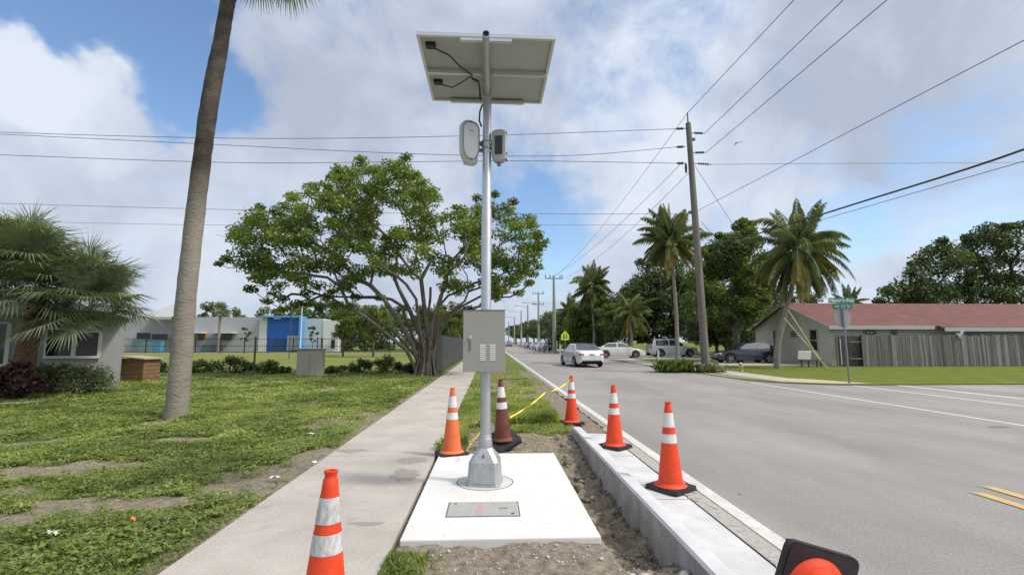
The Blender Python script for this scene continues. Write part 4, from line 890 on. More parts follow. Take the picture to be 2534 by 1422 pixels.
Y8 = 74; q0 = PD(1412, 880, Y8); coco('smaller coconut palm left of the one above the sedan', (q0.x, Y8, 0), [(0, 0, 0), (.1, 0, 3), (0, 0, 6.2)], .2, .13, 20, 3.2, 13, (0, 0), 0, False, (-20, 85), .7, .45)
Y9 = 50; q0 = PD(2112, 880, Y9); coco('small palm top showing above the red roof behind the street sign', (q0.x, Y9, 0), [(0, 0, 0), (.1, 0, 3), (0, 0, 5.7)], .2, .13, 16, 2.2, 14, (0, 0), 0, False, (0, 85), .5, .35)
Y10 = 50; q0 = PD(1560, 880, Y10); coco('low drooping palm hanging over the white sedan', (q0.x, Y10, 0), [(0, 0, 0), (.2, 0, 2), (0, 0, 4.6)], .2, .13, 20, 3.4, 15, (-.1, -.1), 4, False, (-25, 75), .7, .55)
Y11 = 46; q0 = PD(1990, 880, Y11); coco('darker palm trunk and crown just right of the tall coconut palm', (q0.x, Y11, 0), [(0, 0, 0), (.1, 0, 4), (0, 0, 8.2)], .2, .15, 18, 3.0, 16, (.1, 0), 3, False, (-25, 80), .65, .5)
# fan palms
FAN = leafmat('fan_leaf', (.045, .068, .036), (.24, .27, .16), 1.5, .2)
def fan(V, F, RN, base, az, el, pet, rad, rr_, nseg=46, droop=.5):
    d = Vector((math.cos(az)*math.cos(el), math.sin(az)*math.cos(el), math.sin(el))); side = Vector((-math.sin(az), math.cos(az), 0)); up = d.cross(side)*-1
    if up.z < 0: up = -up
    tip = Vector(base)+d*pet+Vector((0, 0, -.12*pet)); k = len(V); s2 = side*.012
    V += [Vector(base)-s2*1.6, Vector(base)+s2*1.6, tip+s2, tip-s2]; F.append((k, k+1, k+2, k+3)); RN.append(.8)
    dn = (d+Vector((0, 0, -.25))).normalized(); rn0 = rr_.random()*.5
    for j in range(nseg):
        a = R(-135+270*j/(nseg-1)); l = rad*(.72+.28*math.cos(a*.6))*rr_.uniform(.88, 1.05)
        dr = (dn*math.cos(a)+side*math.sin(a)+up*.18*abs(math.sin(a))).normalized(); sd = dr.cross(up).normalized()*rad*.019
        m1 = tip+dr*l*.55; t1 = m1+(dr+Vector((0, 0, -droop*rr_.uniform(.5, 1.5)))).normalized()*l*.45
        k = len(V); V += [tip, m1+sd, t1, m1-sd]; F.append((k, k+1, k+2, k+3)); RN.append(rn0+rr_.random()*.5)
def fanpalm(name, label, loc, trunk, r0, r1, nf, pet, rad, seed, elr=(-40, 80), lower=0, tm=PTR, droop=.5, tops=None):
    t = thing(name, label, 'palm tree', loc); rr_ = random.Random(seed); b = MB(); n = len(trunk)
    b.tube(trunk, [r0+(r1-r0)*i/(n-1) for i in range(n)] if not hasattr(r0, '__len__') else r0, 20, jit=.03)
    b.build('trunk', tm, t, smooth=True, ang=80); V = []; F = []; RN = []
    tops = tops or [trunk[-1]]
    for i in range(nf):
        tp = Vector(tops[i % len(tops)])
        az = i*2.4+rr_.uniform(-.2, .2); f = i/(nf-1); el = R(elr[0]+(elr[1]-elr[0])*f+rr_.uniform(-8, 8)); fan(V, F, RN, tp+Vector((0, 0, .2*f)), az, el, pet*rr_.uniform(.8, 1.15), rad*rr_.uniform(.85, 1.1), rr_, droop=droop)
    me = bpy.data.meshes.new('crown'); me.from_pydata([tuple(v) for v in V], [], F); me.materials.append(FAN); at = me.attributes.new('rnd', 'FLOAT', 'FACE'); at.data.foreach_set('value', RN)
    ob = bpy.data.objects.new('crown', me); COL.objects.link(ob); ob.parent = t
    return t
pf = G(436, 1036); Yf = pf.y
PT2 = mat('palm_trunk_grey', (.265, .245, .205), .92, col2=(.19, .175, .145), vscale=3.5, bump=1.0, bscale=14, stretch=(1, 1, 1.6))
# bark colour darkens high up the trunk
nt = PT2.node_tree; pr_ = nt.nodes['Principled BSDF']; lk = pr_.inputs['Base Color'].links[0].from_socket
tcn = nn(nt, 'ShaderNodeTexCoord'); sx_ = nn(nt, 'ShaderNodeSeparateXYZ'); nt.links.new(tcn.outputs['Object'], sx_.inputs[0])
rmp = nn(nt, 'ShaderNodeMapRange'); rmp.inputs['From Min'].default_value = 3.9; rmp.inputs['From Max'].default_value = 5.4; nt.links.new(sx_.outputs[2], rmp.inputs['Value'])
mm_ = nn(nt, 'ShaderNodeMix', data_type='RGBA'); nt.links.new(rmp.outputs[0], mm_.inputs[0]); nt.links.new(lk, mm_.inputs[6])
nz_ = nn(nt, 'ShaderNodeTexNoise'); nz_.inputs['Scale'].default_value = 2.5; rz_ = nn(nt, 'ShaderNodeValToRGB'); nt.links.new(nz_.outputs[0], rz_.inputs[0]); rz_.color_ramp.elements[0].color = (.035, .028, .025, 1); rz_.color_ramp.elements[1].color = (.095, .08, .062, 1); rz_.color_ramp.elements[0].position = .4; rz_.color_ramp.elements[1].position = .7
nt.links.new(tcn.outputs['Object'], nz_.inputs['Vector']); nt.links.new(rz_.outputs[0], mm_.inputs[7]); nt.links.new(mm_.outputs[2], pr_.inputs['Base Color'])
prof_ = [(435,1048,34),(435,1030,34),(440,985,32.5),(447,900,31),(455,800,30),(463,711,29),(475,600,28.5),(487,500,28),(499,400,27),(512,300,27),(525,220,27),(536,160,26),(546,110,24),(556,50,23),(565,0,23)]
_pp = []
for (x0_, y0_, r0_), (x1_, y1_, r1_) in zip(prof_, prof_[1:]):
    for k_ in range(5): f_ = k_/5; _pp.append((x0_+(x1_-x0_)*f_, y0_+(y1_-y0_)*f_, (r0_+(r1_-r0_)*f_)*(1+random.uniform(-.018, .018))))
prof_ = _pp+[prof_[-1]]
tr_pts = [PD(x, y, Yf)-Vector((pf.x, Yf, 0)) for x, y, _ in prof_]; tr_r = [r_*Yf/1200*.74 for *_, r_ in prof_]
_top = tr_pts[-1].copy()
for k in range(1, 5): tr_pts.append(_top+Vector((.12, 0, .55))*k); tr_r.append(.17)
ft = fanpalm('cabbage_palm', 'tall leaning grey palm trunk standing in the left lawn', (pf.x, Yf, 0), tr_pts, tr_r, 0, 34, 1.15, 1.0, 4, (-62, 80), tm=PT2, droop=.9)
# low fan palm clump before the left house
ql = G(62, 978); Yl = 14.2; lx = fx(62, Yl)
DEAD = mat('palm_boots', (.20, .115, .075), .95, col2=(.07, .045, .035), vscale=9, bump=.8, bscale=14)
tp_ = PD(95, 730, Yl)-Vector((lx, Yl, 0)); tp2 = PD(200, 735, Yl+.3)-Vector((lx, Yl, 0)); tp3 = PD(-10, 700, Yl)-Vector((lx, Yl, 0)); tp4 = PD(225, 775, Yl)-Vector((lx, Yl, 0)); tp5 = PD(60, 670, Yl)-Vector((lx, Yl, 0))
fanpalm('fan_palm', 'low bushy fan palm in front of the left house', (lx, Yl, 0), [(0, 0, 0), (.02, 0, .6), (.05, 0, 1.1), (.12, 0, 1.7), tuple(tp_)], [.30, .28, .25, .22, .18], 0, 135, .90, 1.12, 9, (-18, 86), tm=DEAD, droop=.65, tops=[tp_, tp2, tp4, tp3, tp5])
# ------------------------------------------------------------------ shrubs, hedges
def shrub(name, label, cx, Y, w_, h_, lm, n=14, per=160, ln=.1, seed=0, cat='shrub', dy=.8, group=None, z0=0.0):
    r2 = random.Random(seed); C = []; Rr = []
    for i in range(n): a = r2.uniform(0, 6.28); q = r2.random()**.5; C.append((math.cos(a)*w_/2*q*.75, math.sin(a)*dy/2*q, z0+h_*(.22+.55*r2.random()*(1-q*.4)))); Rr.append(min(w_, h_)*.26*r2.uniform(.8, 1.3))
    t = thing(name, label, cat, (cx, Y, 0), 0, group); V, F, rn = leafcloud(C, Rr, per, ln, seed, flat=.9, shell=.6); npmesh('foliage', V, F, lm, rn, parent=t)
    b = MB()
    for c in C[:8]: b.tube([(c[0]*.2, c[1]*.2, 0), (c[0]*.7, c[1]*.7, c[2]*.6), c], [.025, .018, .008], 5)
    b.build('stem', BARKD, t); return t
LPU = leafmat('purple_leaf', (.022, .010, .012), (.085, .04, .042), 2, .15); LVA = leafmat('variegated_leaf', (.07, .10, .035), (.27, .30, .15), 4, .2)
shrub('shrub', 'dark purple shrub at the left edge under the fan palm', fx(45, 13.6), 13.6, 2.2, 1.15, LPU, 20, 170, .12, 3)
shrub('shrub', 'dark green shrub under the left house window', fx(130, 15.6), 15.6, 1.7, 1.15, LFM, 16, 170, .10, 4)
shrub('shrub', 'pale variegated shrub at the left house corner', fx(225, 15.2), 15.2, 1.35, 1.05, LVA, 18, 220, .085, 5, dy=1.1)
for i, (px, Y, w_, h_, lb) in enumerate([(425, 25, 1.9, .8, 'low hedge clump left of the palm trunk base'), (500, 24.5, 1.5, .75, 'low hedge clump right of the palm trunk'), (575, 24.5, 2.2, 1.05, 'tallest low hedge clump left of the fence post'), (655, 24.5, 2.0, .9, 'low hedge clump between the fence post and the grey cabinet'), (700, 24, 1.1, .5, 'small hedge clump touching the grey utility cabinet'), (835, 24, 1.5, .55, 'low hedge clump right of the grey utility cabinet'), (890, 24.5, 1.6, .85, 'low hedge clump under the left side of the fig'), (955, 24.5, 1.8, 1.0, 'low hedge clump left of the fig trunk'), (1010, 24.5, 1.4, .85, 'low hedge clump touching the fig trunk')]):
    shrub('hedge', lb, fx(px, Y), Y, w_, h_, LFM if i % 2 else LFD, 12, 130, .12, 20+i, 'hedge', 1.0, 'low hedge clumps along the lawn edge')
# spiky planting around the utility pole
def spiky(cx, Y, w_, n, label, seed, h_=.9):
    t = thing('grassy_shrub', label, 'shrub', (cx, Y, 0)); r2 = np.random.default_rng(seed); V = []; F = []; k = 0
    for i in range(n):
        bx = r2.uniform(-w_/2, w_/2); by = r2.uniform(-.5, .5); a = r2.uniform(0, 6.28); l = h_*r2.uniform(.6, 1.2); e_ = R(r2.uniform(20, 80)); d = np.array([math.cos(a)*math.cos(e_), math.sin(a)*math.cos(e_), math.sin(e_)]); s_ = np.array([-math.sin(a), math.cos(a), 0])*.035
        b0 = np.array([bx, by, .02]); m1 = b0+d*l*.6; t1 = m1+(d*.4+np.array([math.cos(a)*.3, math.sin(a)*.3, -.25]))*l*.5
        V += [b0-s_*.5, b0+s_*.5, m1+s_, t1, m1-s_]; F += [(k, k+1, k+2, k+4), (k+4, k+2, k+3, k+3)]; k += 5
    b = MB(); b.add([tuple(v) for v in V], [tuple(dict.fromkeys(f)) for f in F]); b.build('foliage', FAN if seed % 2 else LFM, t); return t
upx = G(1748, 921); UY = upx.y
spiky(fx(1672, UY), UY+.3, 1.8, 520, 'spiky low planting left of the tall utility pole', 2, .95); spiky(fx(1745, UY), UY-.3, 1.3, 260, 'grassy tuft around the foot of the tall utility pole', 3, .7)
# weeds beside pole cone
p = G(1095, 1118); t = shrub('weed', 'yellow green weeds growing beside the faded cone', p.x, p.y+.12, .28, .26, leafmat('weed_leaf', (.10, .15, .02), (.42, .42, .06), 6, .3), 9, 60, .03, 7, 'weed', .25)
p = G(1175, 1060); t = shrub('weed', 'yellow green weeds behind the pole base', p.x, p.y+.1, .5, .16, MATS['weed_leaf'], 9, 50, .035, 8, 'weed', .3)
# ------------------------------------------------------------------ litter
for (px, py, s_, col, lb) in [(327, 1300, .028, (.85, .20, .03), 'small orange fruit lying in the left lawn grass'), (680, 1192, .05, (.7, .72, .74), 'crumpled white scrap at the lawn edge near the sidewalk'), (782, 1152, .035, (.8, .78, .74), 'white scrap beside the joint in the sidewalk'), (478, 981, .05, (.8, .8, .8), 'white scrap in the lawn right of the palm trunk'), (130, 1335, .05, (.62, .66, .62), 'pale scrap in the lawn at the bottom left'), (768, 1080, .04, (.75, .76, .76), 'grey white scrap on the lawn left of the sidewalk bend'), (582, 935, .06, (.8, .8, .78), 'white scrap near the low hedge')]:
    q = G(px, py); b = MB(); pts = []
    if 'fruit' in lb: b.lathe([(.004, -s_), (s_*.7, -s_*.7), (s_, 0), (s_*.7, s_*.7), (.004, s_)], 12)
    else:
        r2 = random.Random(px); n = 5; vs = [((i-2)*s_*.6+r2.uniform(-.3, .3)*s_, (j-1)*s_*.6+r2.uniform(-.3, .3)*s_, r2.uniform(0, .6)*s_) for i in range(n) for j in range(3)]; b.add(vs, [(i*3+j, (i+1)*3+j, (i+1)*3+j+1, i*3+j+1) for i in range(n-1) for j in range(2)])
    o = b.build('fruit' if 'fruit' in lb else 'litter', mat('litter%d' % px, col, .6), smooth=True); o.location = (q.x, q.y, .045); tag(o, lb, 'fruit' if 'fruit' in lb else 'litter')
# ------------------------------------------------------------------ cars
GLS = mat('car_glass', (.05, .06, .07), .05, spec=1.0, coat=1.0, metal=.35); TYR = mat('tyre', (.02, .02, .02), .8); RIM = mat('rim', (.45, .46, .48), .3, .8); UND = mat('underbody', (.008, .008, .008), .9)
RED = mat('tail_light', (.55, .02, .03), .2, coat=.6, emit=None); HL = mat('headlight', (.75, .78, .8), .1, coat=.5); BLT = mat('black_trim', (.02, .02, .022), .5)
def interp(tab, x):
    if x <= tab[0][0]: return tab[0][1]
    for (a, b_), (c, d) in zip(tab, tab[1:]):
        if x <= c: f = (x-a)/(c-a); return b_+(d-b_)*f
    return tab[-1][1]
def make_car(label, loc, rz, paint, L=4.7, W=1.83, belt=None, deck=None, roof=None, H=1.44, suv=False, group='parked cars', wheels=(-1.38, 1.42), wr=.33, name='parked_car', cat='car'):
    t = thing(name, label, cat, loc, rz, group); hL = L/2
    deck = deck or [(-hL, .72), (-hL+.06, .88), (-hL+.15, 1.0), (-hL+.75, 1.04), (-hL+1.3, 1.0), (hL-1.75, .99), (hL-1.3, .95), (hL-.45, .82), (hL-.12, .70), (hL, .55)]
    shoulder = lambda x: interp(deck, x)-.05*(1 if abs(x) < hL-.3 else .6)
    wid = [(-hL, .66), (-hL+.05, .80), (-hL+.22, .90), (-hL+.7, .98), (-.5, 1.0), (.8, 1.0), (hL-.8, .97), (hL-.3, .88), (hL-.08, .76), (hL, .60)]
    bot = [(-hL, .42), (-hL+.08, .27), (-hL+.5, .22), (hL-.5, .20), (hL-.08, .24), (hL, .34)]
    xs = sorted(set([round(-hL+L*i/72, 4) for i in range(73)]+[-hL+.03, hL-.03])); ar = wr+.055
    b = MB(); ring = []; vs = []
    for x in xs:
        w_ = W/2*interp(wid, x); zb = interp(bot, x)
        for wx in wheels:
            if abs(x-wx) < ar: zb = max(zb, wr+math.sqrt(ar*ar-(x-wx)**2))
        zs = shoulder(x); zc = interp(deck, x); zm = zb+(zs-zb)*.45; zm = max(zb+.01, min(.62*zs/1.0, zs-.08)) if zb < .55*zs else zb+(zs-zb)*.4
        half = [(w_*.93, zb), (w_*.985, zb+(zm-zb)*.35), (w_, zm), (w_*.985, zm+(zs-zm)*.55), (w_*.955, zs-.01), (w_*.88, zs+(zc-zs)*.55), (w_*.5, zc), (0, zc+.012)]
        full = [(y, z) for y, z in half]+[(-y, z) for y, z in half[-2::-1]]; ring.append(len(full)); vs += [(x, y, z) for y, z in full]
    n = ring[0]; fs = [(i*n+k, i*n+k+1, (i+1)*n+k+1, (i+1)*n+k) for i in range(len(xs)-1) for k in range(n-1)]+[tuple(range(n)), tuple((len(xs)-1)*n+k for k in range(n-1, -1, -1))]
    b.add(vs, fs); bd = b.build('body', paint, t, smooth=True, ang=32)
    # greenhouse
    roof = roof or [(-hL+.55, 0), (-hL+1.35, 1), (.1, 1.04), (.35, 1.0), (hL-1.35, 0)]
    x0, x1 = roof[0][0], roof[-1][0]; gx = sorted(set([round(x0+(x1-x0)*i/36, 4) for i in range(37)]+[r_[0] for r_ in roof])); vs = []; mi = []; gl = []
    for x in gx:
        bz = interp(deck, x)-.03; f = interp(roof, x); rz_ = bz+(H-bz)*min(f, 1.04); wb = W/2*interp(wid, x)*.93; wt = W/2*(.93-.23*min(f, 1)); wt = min(wb, wt)
        half = [(wb, bz-.03), (wb-(wb-wt)*.12, bz+(rz_-bz)*.12), (wb-(wb-wt)*.85, bz+(rz_-bz)*.86), (wt*.97, bz+(rz_-bz)*.95), (wt*.6, rz_-.005), (0, rz_)]
        full = half+[(-y, z) for y, z in half[-2::-1]]; vs += [(x, y, z) for y, z in full]
    n = 11; P = MB(); Gm = MB(); pill = [roof[0][0]+.0]
    A0, A1 = roof[1][0], roof[-2][0]
    b1 = (A0+A1)/2+(.1 if not suv else .35)
    fs_p = []; fs_g = []
    for i in range(len(gx)-1):
        xm = (gx[i]+gx[i+1])/2
        for k in range(n-1):
            f = (i*n+k, i*n+k+1, (i+1)*n+k+1, (i+1)*n+k); sidew = k in (1, 8); topc = k in (3, 4, 5, 6); slope = xm < A0-.02 or xm > A1+.02
            glass = False
            if sidew: glass = (x0+.42 < xm < x1-.28) and not any(abs(xm-q) < .045 for q in ([b1] + ([A0+.1, b1-.95] if suv else [])))
            if topc and slope and (x0+.1 < xm < x1-.05): glass = True
            (fs_g if glass else fs_p).append(f)
    P.add(vs, fs_p); P.build('roof', paint, t, smooth=True, ang=30)
    Gm.add(vs, fs_g); build_split(Gm, 'window', GLS, t, True, 30)
    b = MB(); b.box((0, 0, .42), (L-.9, W*.80, .42)); b.box((0, 0, .25), (L-.35, W*.7, .1)); b.build('underbody', UND, t)
    for wx in wheels:
        for sy in (-1, 1):
            M_ = Matrix.Translation((wx, sy*(W/2-.11), wr)) @ Matrix.Rotation(R(-90*sy), 4, 'X')
            b = MB(); b.lathe([(wr*.62, -.1), (wr*.93, -.1), (wr, -.07), (wr, .07), (wr*.93, .10), (wr*.66, .10)], 28, 0, M_, cap=False); ty = b.build('wheel', TYR, t, smooth=True)
            b = MB(); b.lathe([(wr*.66, .095), (wr*.60, .07), (wr*.56, .02)], 28, 0, M_, cap=False)
            for k in range(5):
                a = k*1.2566; b.box(M_ @ Vector((math.cos(a)*wr*.33, math.sin(a)*wr*.33, .065)), (wr*.66, wr*.14, .02), 0, (M_.to_3x3() @ Matrix.Rotation(a, 3, 'Z')))
            b.lathe([(wr*.14, .06), (wr*.14, .085)], 12, 0, M_); b.build('rim', RIM, ty)
            b = MB(); b.lathe([(wr*.6, .0), (wr*.6, .015)], 20, 0, M_); b.build('brake_disc', UND, ty)
    for sy in (-1, 1):
        b = MB(); zt = interp(deck, -hL+.06)-.08
        if suv: b.rbox((-hL+.10, sy*W*.42, zt+.05), (.10, .14, .34), .02)
        else: b.rbox((-hL+.10, sy*W*.355, zt-.02), (.14, .30, .12), .03, 0, Matrix.Rotation(sy*R(-20), 3, 'Z'))
        b.build('tail_light', RED, t, smooth=True)
        b = MB(); b.rbox((hL-.20, sy*W*.36, .66), (.16, .26, .12), .03, 0, Matrix.Rotation(sy*R(25), 3, 'Z')); b.build('headlight', HL, t, smooth=True)
        b = MB(); b.rbox((hL-1.5 if not suv else hL-1.45, sy*(W/2+.07), interp(deck, .6)+.03), (.10, .17, .11), .03); b.build('mirror', paint, t, smooth=True)
        b = MB()
        for hx in (b1-.18, b1-1.0): b.rbox((hx, sy*(W/2*.99), .80*interp(deck, 0)/1.0), (.17, .02, .022), .006)
        build_split(b, 'door_handle', paint, t)
        b = MB()
        for hx in (b1+.02, b1-.88, b1+1.0): b.box((hx, sy*(W/2-.004), .58), (.008, .012, .58))
        build_split(b, 'door_gap', BLT, t)
    b = MB(); b.rbox((-hL+.02, 0, .38), (.10, W*.62, .10), .02); b.rbox((hL-.03, 0, .36), (.08, W*.5, .14), .02); build_split(b, 'bumper_trim', BLT, t)
    b = MB(); b.rbox((-hL+.03, 0, interp(deck, -hL+.06)-.12), (.06, .34, .16), .01); b.build('licence_plate', mat('plate', (.45, .47, .5), .5), t)
    if suv:
        b = MB()
        for sy in (-1, 1): b.tube([(A0+.1, sy*W*.36, H+.01), (A0+.2, sy*W*.36, H+.05), (A1-.2, sy*W*.36, H+.05), (A1-.1, sy*W*.36, H+.01)], .018, 6)
        build_split(b, 'roof_rail', BLT, t)
    return t
WHI = mat('car_white', (.66, .67, .68), .22, coat=.8); SIL = mat('car_silver', (.70, .71, .74), .25, coat=.8, metal=.1); NAV = mat('car_navy', (.02, .028, .05), .15, coat=1.0); GRYC = mat('car_grey', (.10, .105, .11), .25, coat=.8)
g_ = G(1452, 909)
make_car('silver white sedan driving away along the road, seen from behind', (g_.x+.05, g_.y+2.2, 0), R(97), SIL, group='cars on the street', name='moving_car', L=4.6)
make_car('white sedan parked side on behind the moving car', (fx(1530, 46), 46, .036), R(-3), WHI, L=4.9, W=1.85, H=1.43)
suvdeck = [(-2.45, .80), (-2.40, 1.05), (-2.3, 1.10), (-.5, 1.08), (.9, 1.07), (1.3, 1.05), (2.1, .98), (2.38, .82), (2.45, .6)]
make_car('white sport utility vehicle parked left of the tall utility pole', (fx(1662, 49.5), 49.5, .036), R(-2), WHI, L=4.95, W=1.95, H=1.80, deck=suvdeck, roof=[(-2.35, 0), (-2.05, .97), (-1.0, 1.03), (.3, 1.0), (1.15, 0)], suv=True, wheels=(-1.45, 1.5), wr=.38)
make_car('dark navy hatchback parked beside the beige gable wall', (fx(1840, 35.2), 35.2, .036), R(178), NAV, L=4.5, W=1.8, H=1.46, roof=[(-2.2, 0), (-1.45, .9), (-.6, 1.03), (.1, 1.0), (.95, 0)])
fars = [(1341, 84, SIL, 'grey car parked behind the near concrete pole', 1), (1353, 78, GRYC, 'dark car parked just left of the near concrete pole', 0), (1325, 96, WHI, 'white car parked left of the second concrete pole', 0), (1311, 112, GRYC, 'dark car parked farther down the right roadside', 0), (1302, 128, WHI, 'white car parked beyond the third street pole', 0), (1288, 160, SIL, 'distant silver car parked near the road end', 0)]
base_far = {}
for px, Y, m, lb, s_ in fars:
    if m.name not in base_far:
        c = make_car(lb, (0, 0, 0), R(100), m, group='cars parked far down the road'); base_far[m.name] = c
    else: c = copy_tree(base_far[m.name])
    c.location = (fx(px, Y), Y, .03); c['label'] = lb; c.rotation_euler = (0, 0, R(98))
v_ = make_car('tiny dark vehicle driving at the far end of the road', (fx(1259, 150), 150, 0), R(-85), GRYC, group='cars on the street', H=1.8, name='moving_car', deck=suvdeck, L=4.9, suv=True)
# ------------------------------------------------------------------ poles and wires
WOOD = mat('pole_wood', (.20, .185, .165), .9, col2=(.11, .10, .09), vscale=5, bump=.4, bscale=12, stretch=(1, 1, .08)); CPOLE = mat('concrete_pole', (.33, .32, .29), .8, var=.12, vscale=2)
INS = mat('insulator', (.05, .055, .06), .4); WIRE = mat('wire', (.035, .038, .045), .6)
up = thing('utility_pole', 'tallest wooden utility pole at the far side of the road with insulators near its top', 'utility pole', (upx.x, UY, 0))
top = PD(1703, 305, UY)-Vector((upx.x, UY, 0)); tipp = PD(1701, 279, UY)-Vector((upx.x, UY, 0))
b = MB(); b.tube([(0, 0, -.2), top*.5, top], [.215, .18, .14], 14); b.build('pole', WOOD, up, smooth=True, ang=60)
b = MB(); b.tube([top-Vector((0, 0, .3)), tipp], [.05, .03], 8); b.build('top_pin', INS, up)
def upt(px, py, dy=0): return PD(px, py, UY+dy)-Vector((upx.x, UY, 0))
for (xa, ya, xb, yb) in [(1698, 318, 1670, 319), (1710, 329, 1744, 330), (1696, 363, 1672, 364), (1712, 378, 1748, 377), (1697, 404, 1672, 404), (1716, 404, 1762, 407)]:
    b = MB(); A = upt(xa, ya); B = upt(xb, yb); b.tube([A, B], .022, 6)
    for k in range(5): q = A.lerp(B, .3+.12*k); b.tube([q-(B-A).normalized()*.02, q+(B-A).normalized()*.02], .065, 10)
    b.build('insulator', INS, up, smooth=True)
b = MB(); A = upt(1697, 405); b.tube([A, A-Vector((0, 0, .22)), A-Vector((0, 0, .5))], [.05, .07, .05], 10); b.build('surge_arrester', INS, up)
b = MB()
for py in (345, 525): A = upt(1712, py); b.rbox(A, (.34, .16, .14), .02)
build_split(b, 'hardware_bracket', mat('bracket_grey', (.12, .125, .13), .6), up)
def wire(pts, label, r_=.014, name='overhead_wire', g='wires strung from the wooden utility pole', n=8):
    P = []
    for i in range(len(pts)-1):
        for k in range(n): P.append(Vector(pts[i]).lerp(Vector(pts[i+1]), k/n))
    P.append(Vector(pts[-1])); b = MB(); b.tube(P, r_, 5); o = b.build(name, WIRE); tag(o, label, 'wire', g); return o
def cat_(pts_px, Y): return [PD(x, y, Y) for x, y in pts_px]
def spline(pts, n=6):
    out = []
    for i in range(len(pts)-1):
        p0, p1, p2, p3 = pts[max(0, i-1)], pts[i], pts[i+1], pts[min(len(pts)-1, i+2)]
        for k in range(n):
            t = k/n; out.append(.5*((2*p1)+(p2-p0)*t+(2*p0-5*p1+4*p2-p3)*t*t+(3*p1-p0-3*p2+p3)*t**3))
    out.append(pts[-1]); return out
wire(spline(cat_([(1670, 319), (1480, 326), (1250, 334), (850, 342), (500, 341), (0, 327), (-300, 310)], UY)), 'topmost wire running left across the sky from the pole', n=1)
wire(spline(cat_([(1672, 364), (1450, 383), (1250, 386), (950, 378), (560, 359), (0, 332), (-300, 318)], UY)), 'second wire running left, crossing behind the right sensor', n=1)
wire(spline(cat_([(1672, 404), (1450, 400), (1250, 398), (950, 401), (560, 402), (0, 383), (-300, 370)], UY)), 'third wire running left just above the big fig tree top', n=1)
wire(spline(cat_([(1725, 529), (1400, 529), (1000, 527), (460, 516), (0, 503), (-300, 495)], UY+2)), 'lower wire running left behind the fig tree crown', .011, n=1)
wire(spline(cat_([(1720, 556), (1300, 557), (600, 557), (300, 553), (-100, 545)], UY+3)), 'lowest faint wire running left behind the fig tree crown', .009, n=1)
wire(spline(cat_([(1762, 407), (2000, 405), (2534, 402), (2900, 395)], UY)), 'straight wire running level to the right edge from the pole', .011, n=1)
def near(px0, py0, px1, py1, Z=None, r_=.014, lab='', s_=0.0, far=None):
    A = PD(px0, py0, UY); r1 = ray(px1, py1); t = (A.z-.0-CAMZ)/r1.z; B = Vector((r1.x*t, r1.y*t, CAMZ+r1.z*t)); D = B+(B-A)*.8
    P = [A.lerp(D, i/24)-Vector((0, 0, s_*4*(i/24)*(1-i/24))) for i in range(25)]
    return wire(P, lab, r_, n=1)
near(1701, 280, 1965, 0, lab='left one of three wires climbing to the top edge from the pole'); near(1744, 330, 2087, 0, lab='middle one of three wires climbing to the top edge from the pole'); near(1748, 377, 2195, 0, lab='right one of three wires climbing to the top edge from the pole')
near(1725, 522, 2534, 100, r_=.011, lab='thin wire rising from mid pole to the upper right edge')
TR_ = lambda a: spline([PD(x, y, Y) for x, y, Y in a])
wire(TR_([(1735, 612, UY), (1850, 585, 23), (1980, 547, 20), (2150, 494, 17), (2350, 432, 14), (2534, 370, 12), (2800, 270, 9.5)]), 'thick black cable sweeping up to the right edge in front of the palms', .035, 'overhead_cable', n=1)
wire(TR_([(1735, 640, UY), (1980, 560, 20.5), (2150, 510, 17.5), (2350, 452, 14.5), (2534, 399, 12.5), (2800, 320, 10)]), 'thinner cable just under the thick black cable', .011, 'overhead_cable', n=1)
# guy wires with yellow guards
GUY = mat('guy_guard', (.55, .52, .28), .6); ga_ = PD(2046, 916, 26.5); ga_.z = 0
for k, (tx, ty, gx_, gy_, lab) in enumerate([(1718, 408, 1973, 812, 'right one of two guy wires with pale yellow guards anchored in the lawn'), (1735, 548, 1962, 820, 'left one of two guy wires with pale yellow guards anchored in the lawn')]):
    t = thing('guy_wire', lab, 'guy wire', (ga_.x+.12*k, ga_.y, 0), 0, 'guy wires of the utility pole'); A = PD(tx, ty, UY)-Vector(t.location); f = .30 if k == 0 else .36
    b = MB(); b.tube([(0, 0, 0), A], .011, 5); b.build('wire', WIRE, t); b = MB(); b.tube([A*.005, A*f], .03, 8); b.build('guard', GUY, t)
# concrete street poles down the road
def cpole(px, base_y, top_y, Y, label, kind):
    q = PD(px, 845, Y); h_ = PD(px, top_y, Y).z; t = thing('street_pole', label, 'utility pole', (q.x, Y, 0), 0, 'grey poles along the right side of the road'); b = MB(); b.tube([(0, 0, 0), (0, 0, h_*.5), (0, 0, h_)], [.30, .24, .16], 10); b.build('pole', CPOLE, t, smooth=True)
    if kind >= 1:
        for j in range(kind):
            z = h_-.4-j*2.3; b = MB(); b.box((0, 0, z), (2.5, .12, .12))
            for dx in (-1.2, -.55, .9, 1.2) if j == 0 else (-1.2, -.8, .3, 1.1): b.tube([(dx, 0, z), (dx, 0, z+.55)], .07, 6)
            b.build('crossarm', mat('xarm', (.14, .145, .15), .7), t)
    if kind <= 0 or kind == 2:
        b = MB(); z = h_-.6 if kind <= 0 else h_*.78; b.tube([(0, 0, z), (-2.2, 0, z+.35), (-3.0, 0, z+.35)], .06, 6); b.rbox((-3.2, 0, z+.33), (.8, .3, .14), .04); b.build('street_light', CPOLE, t)
    return t
cpole(1372, 872, 682, 69, 'near grey concrete pole with a single crossarm', 1); cpole(1333, 862, 722, 104, 'second concrete pole with two crossarms', 2)
cpole(1306.5, 859, 754, 128, 'third pole down the road with a street light arm', 0); cpole(1290, 862, 768, 140, 'fourth pole down the road with a street light arm', 0); cpole(1273, 857, 782, 175, 'fifth faint pole near the road end', -1); cpole(1259, 855, 795, 220, 'farthest faint pole at the road end', -1)
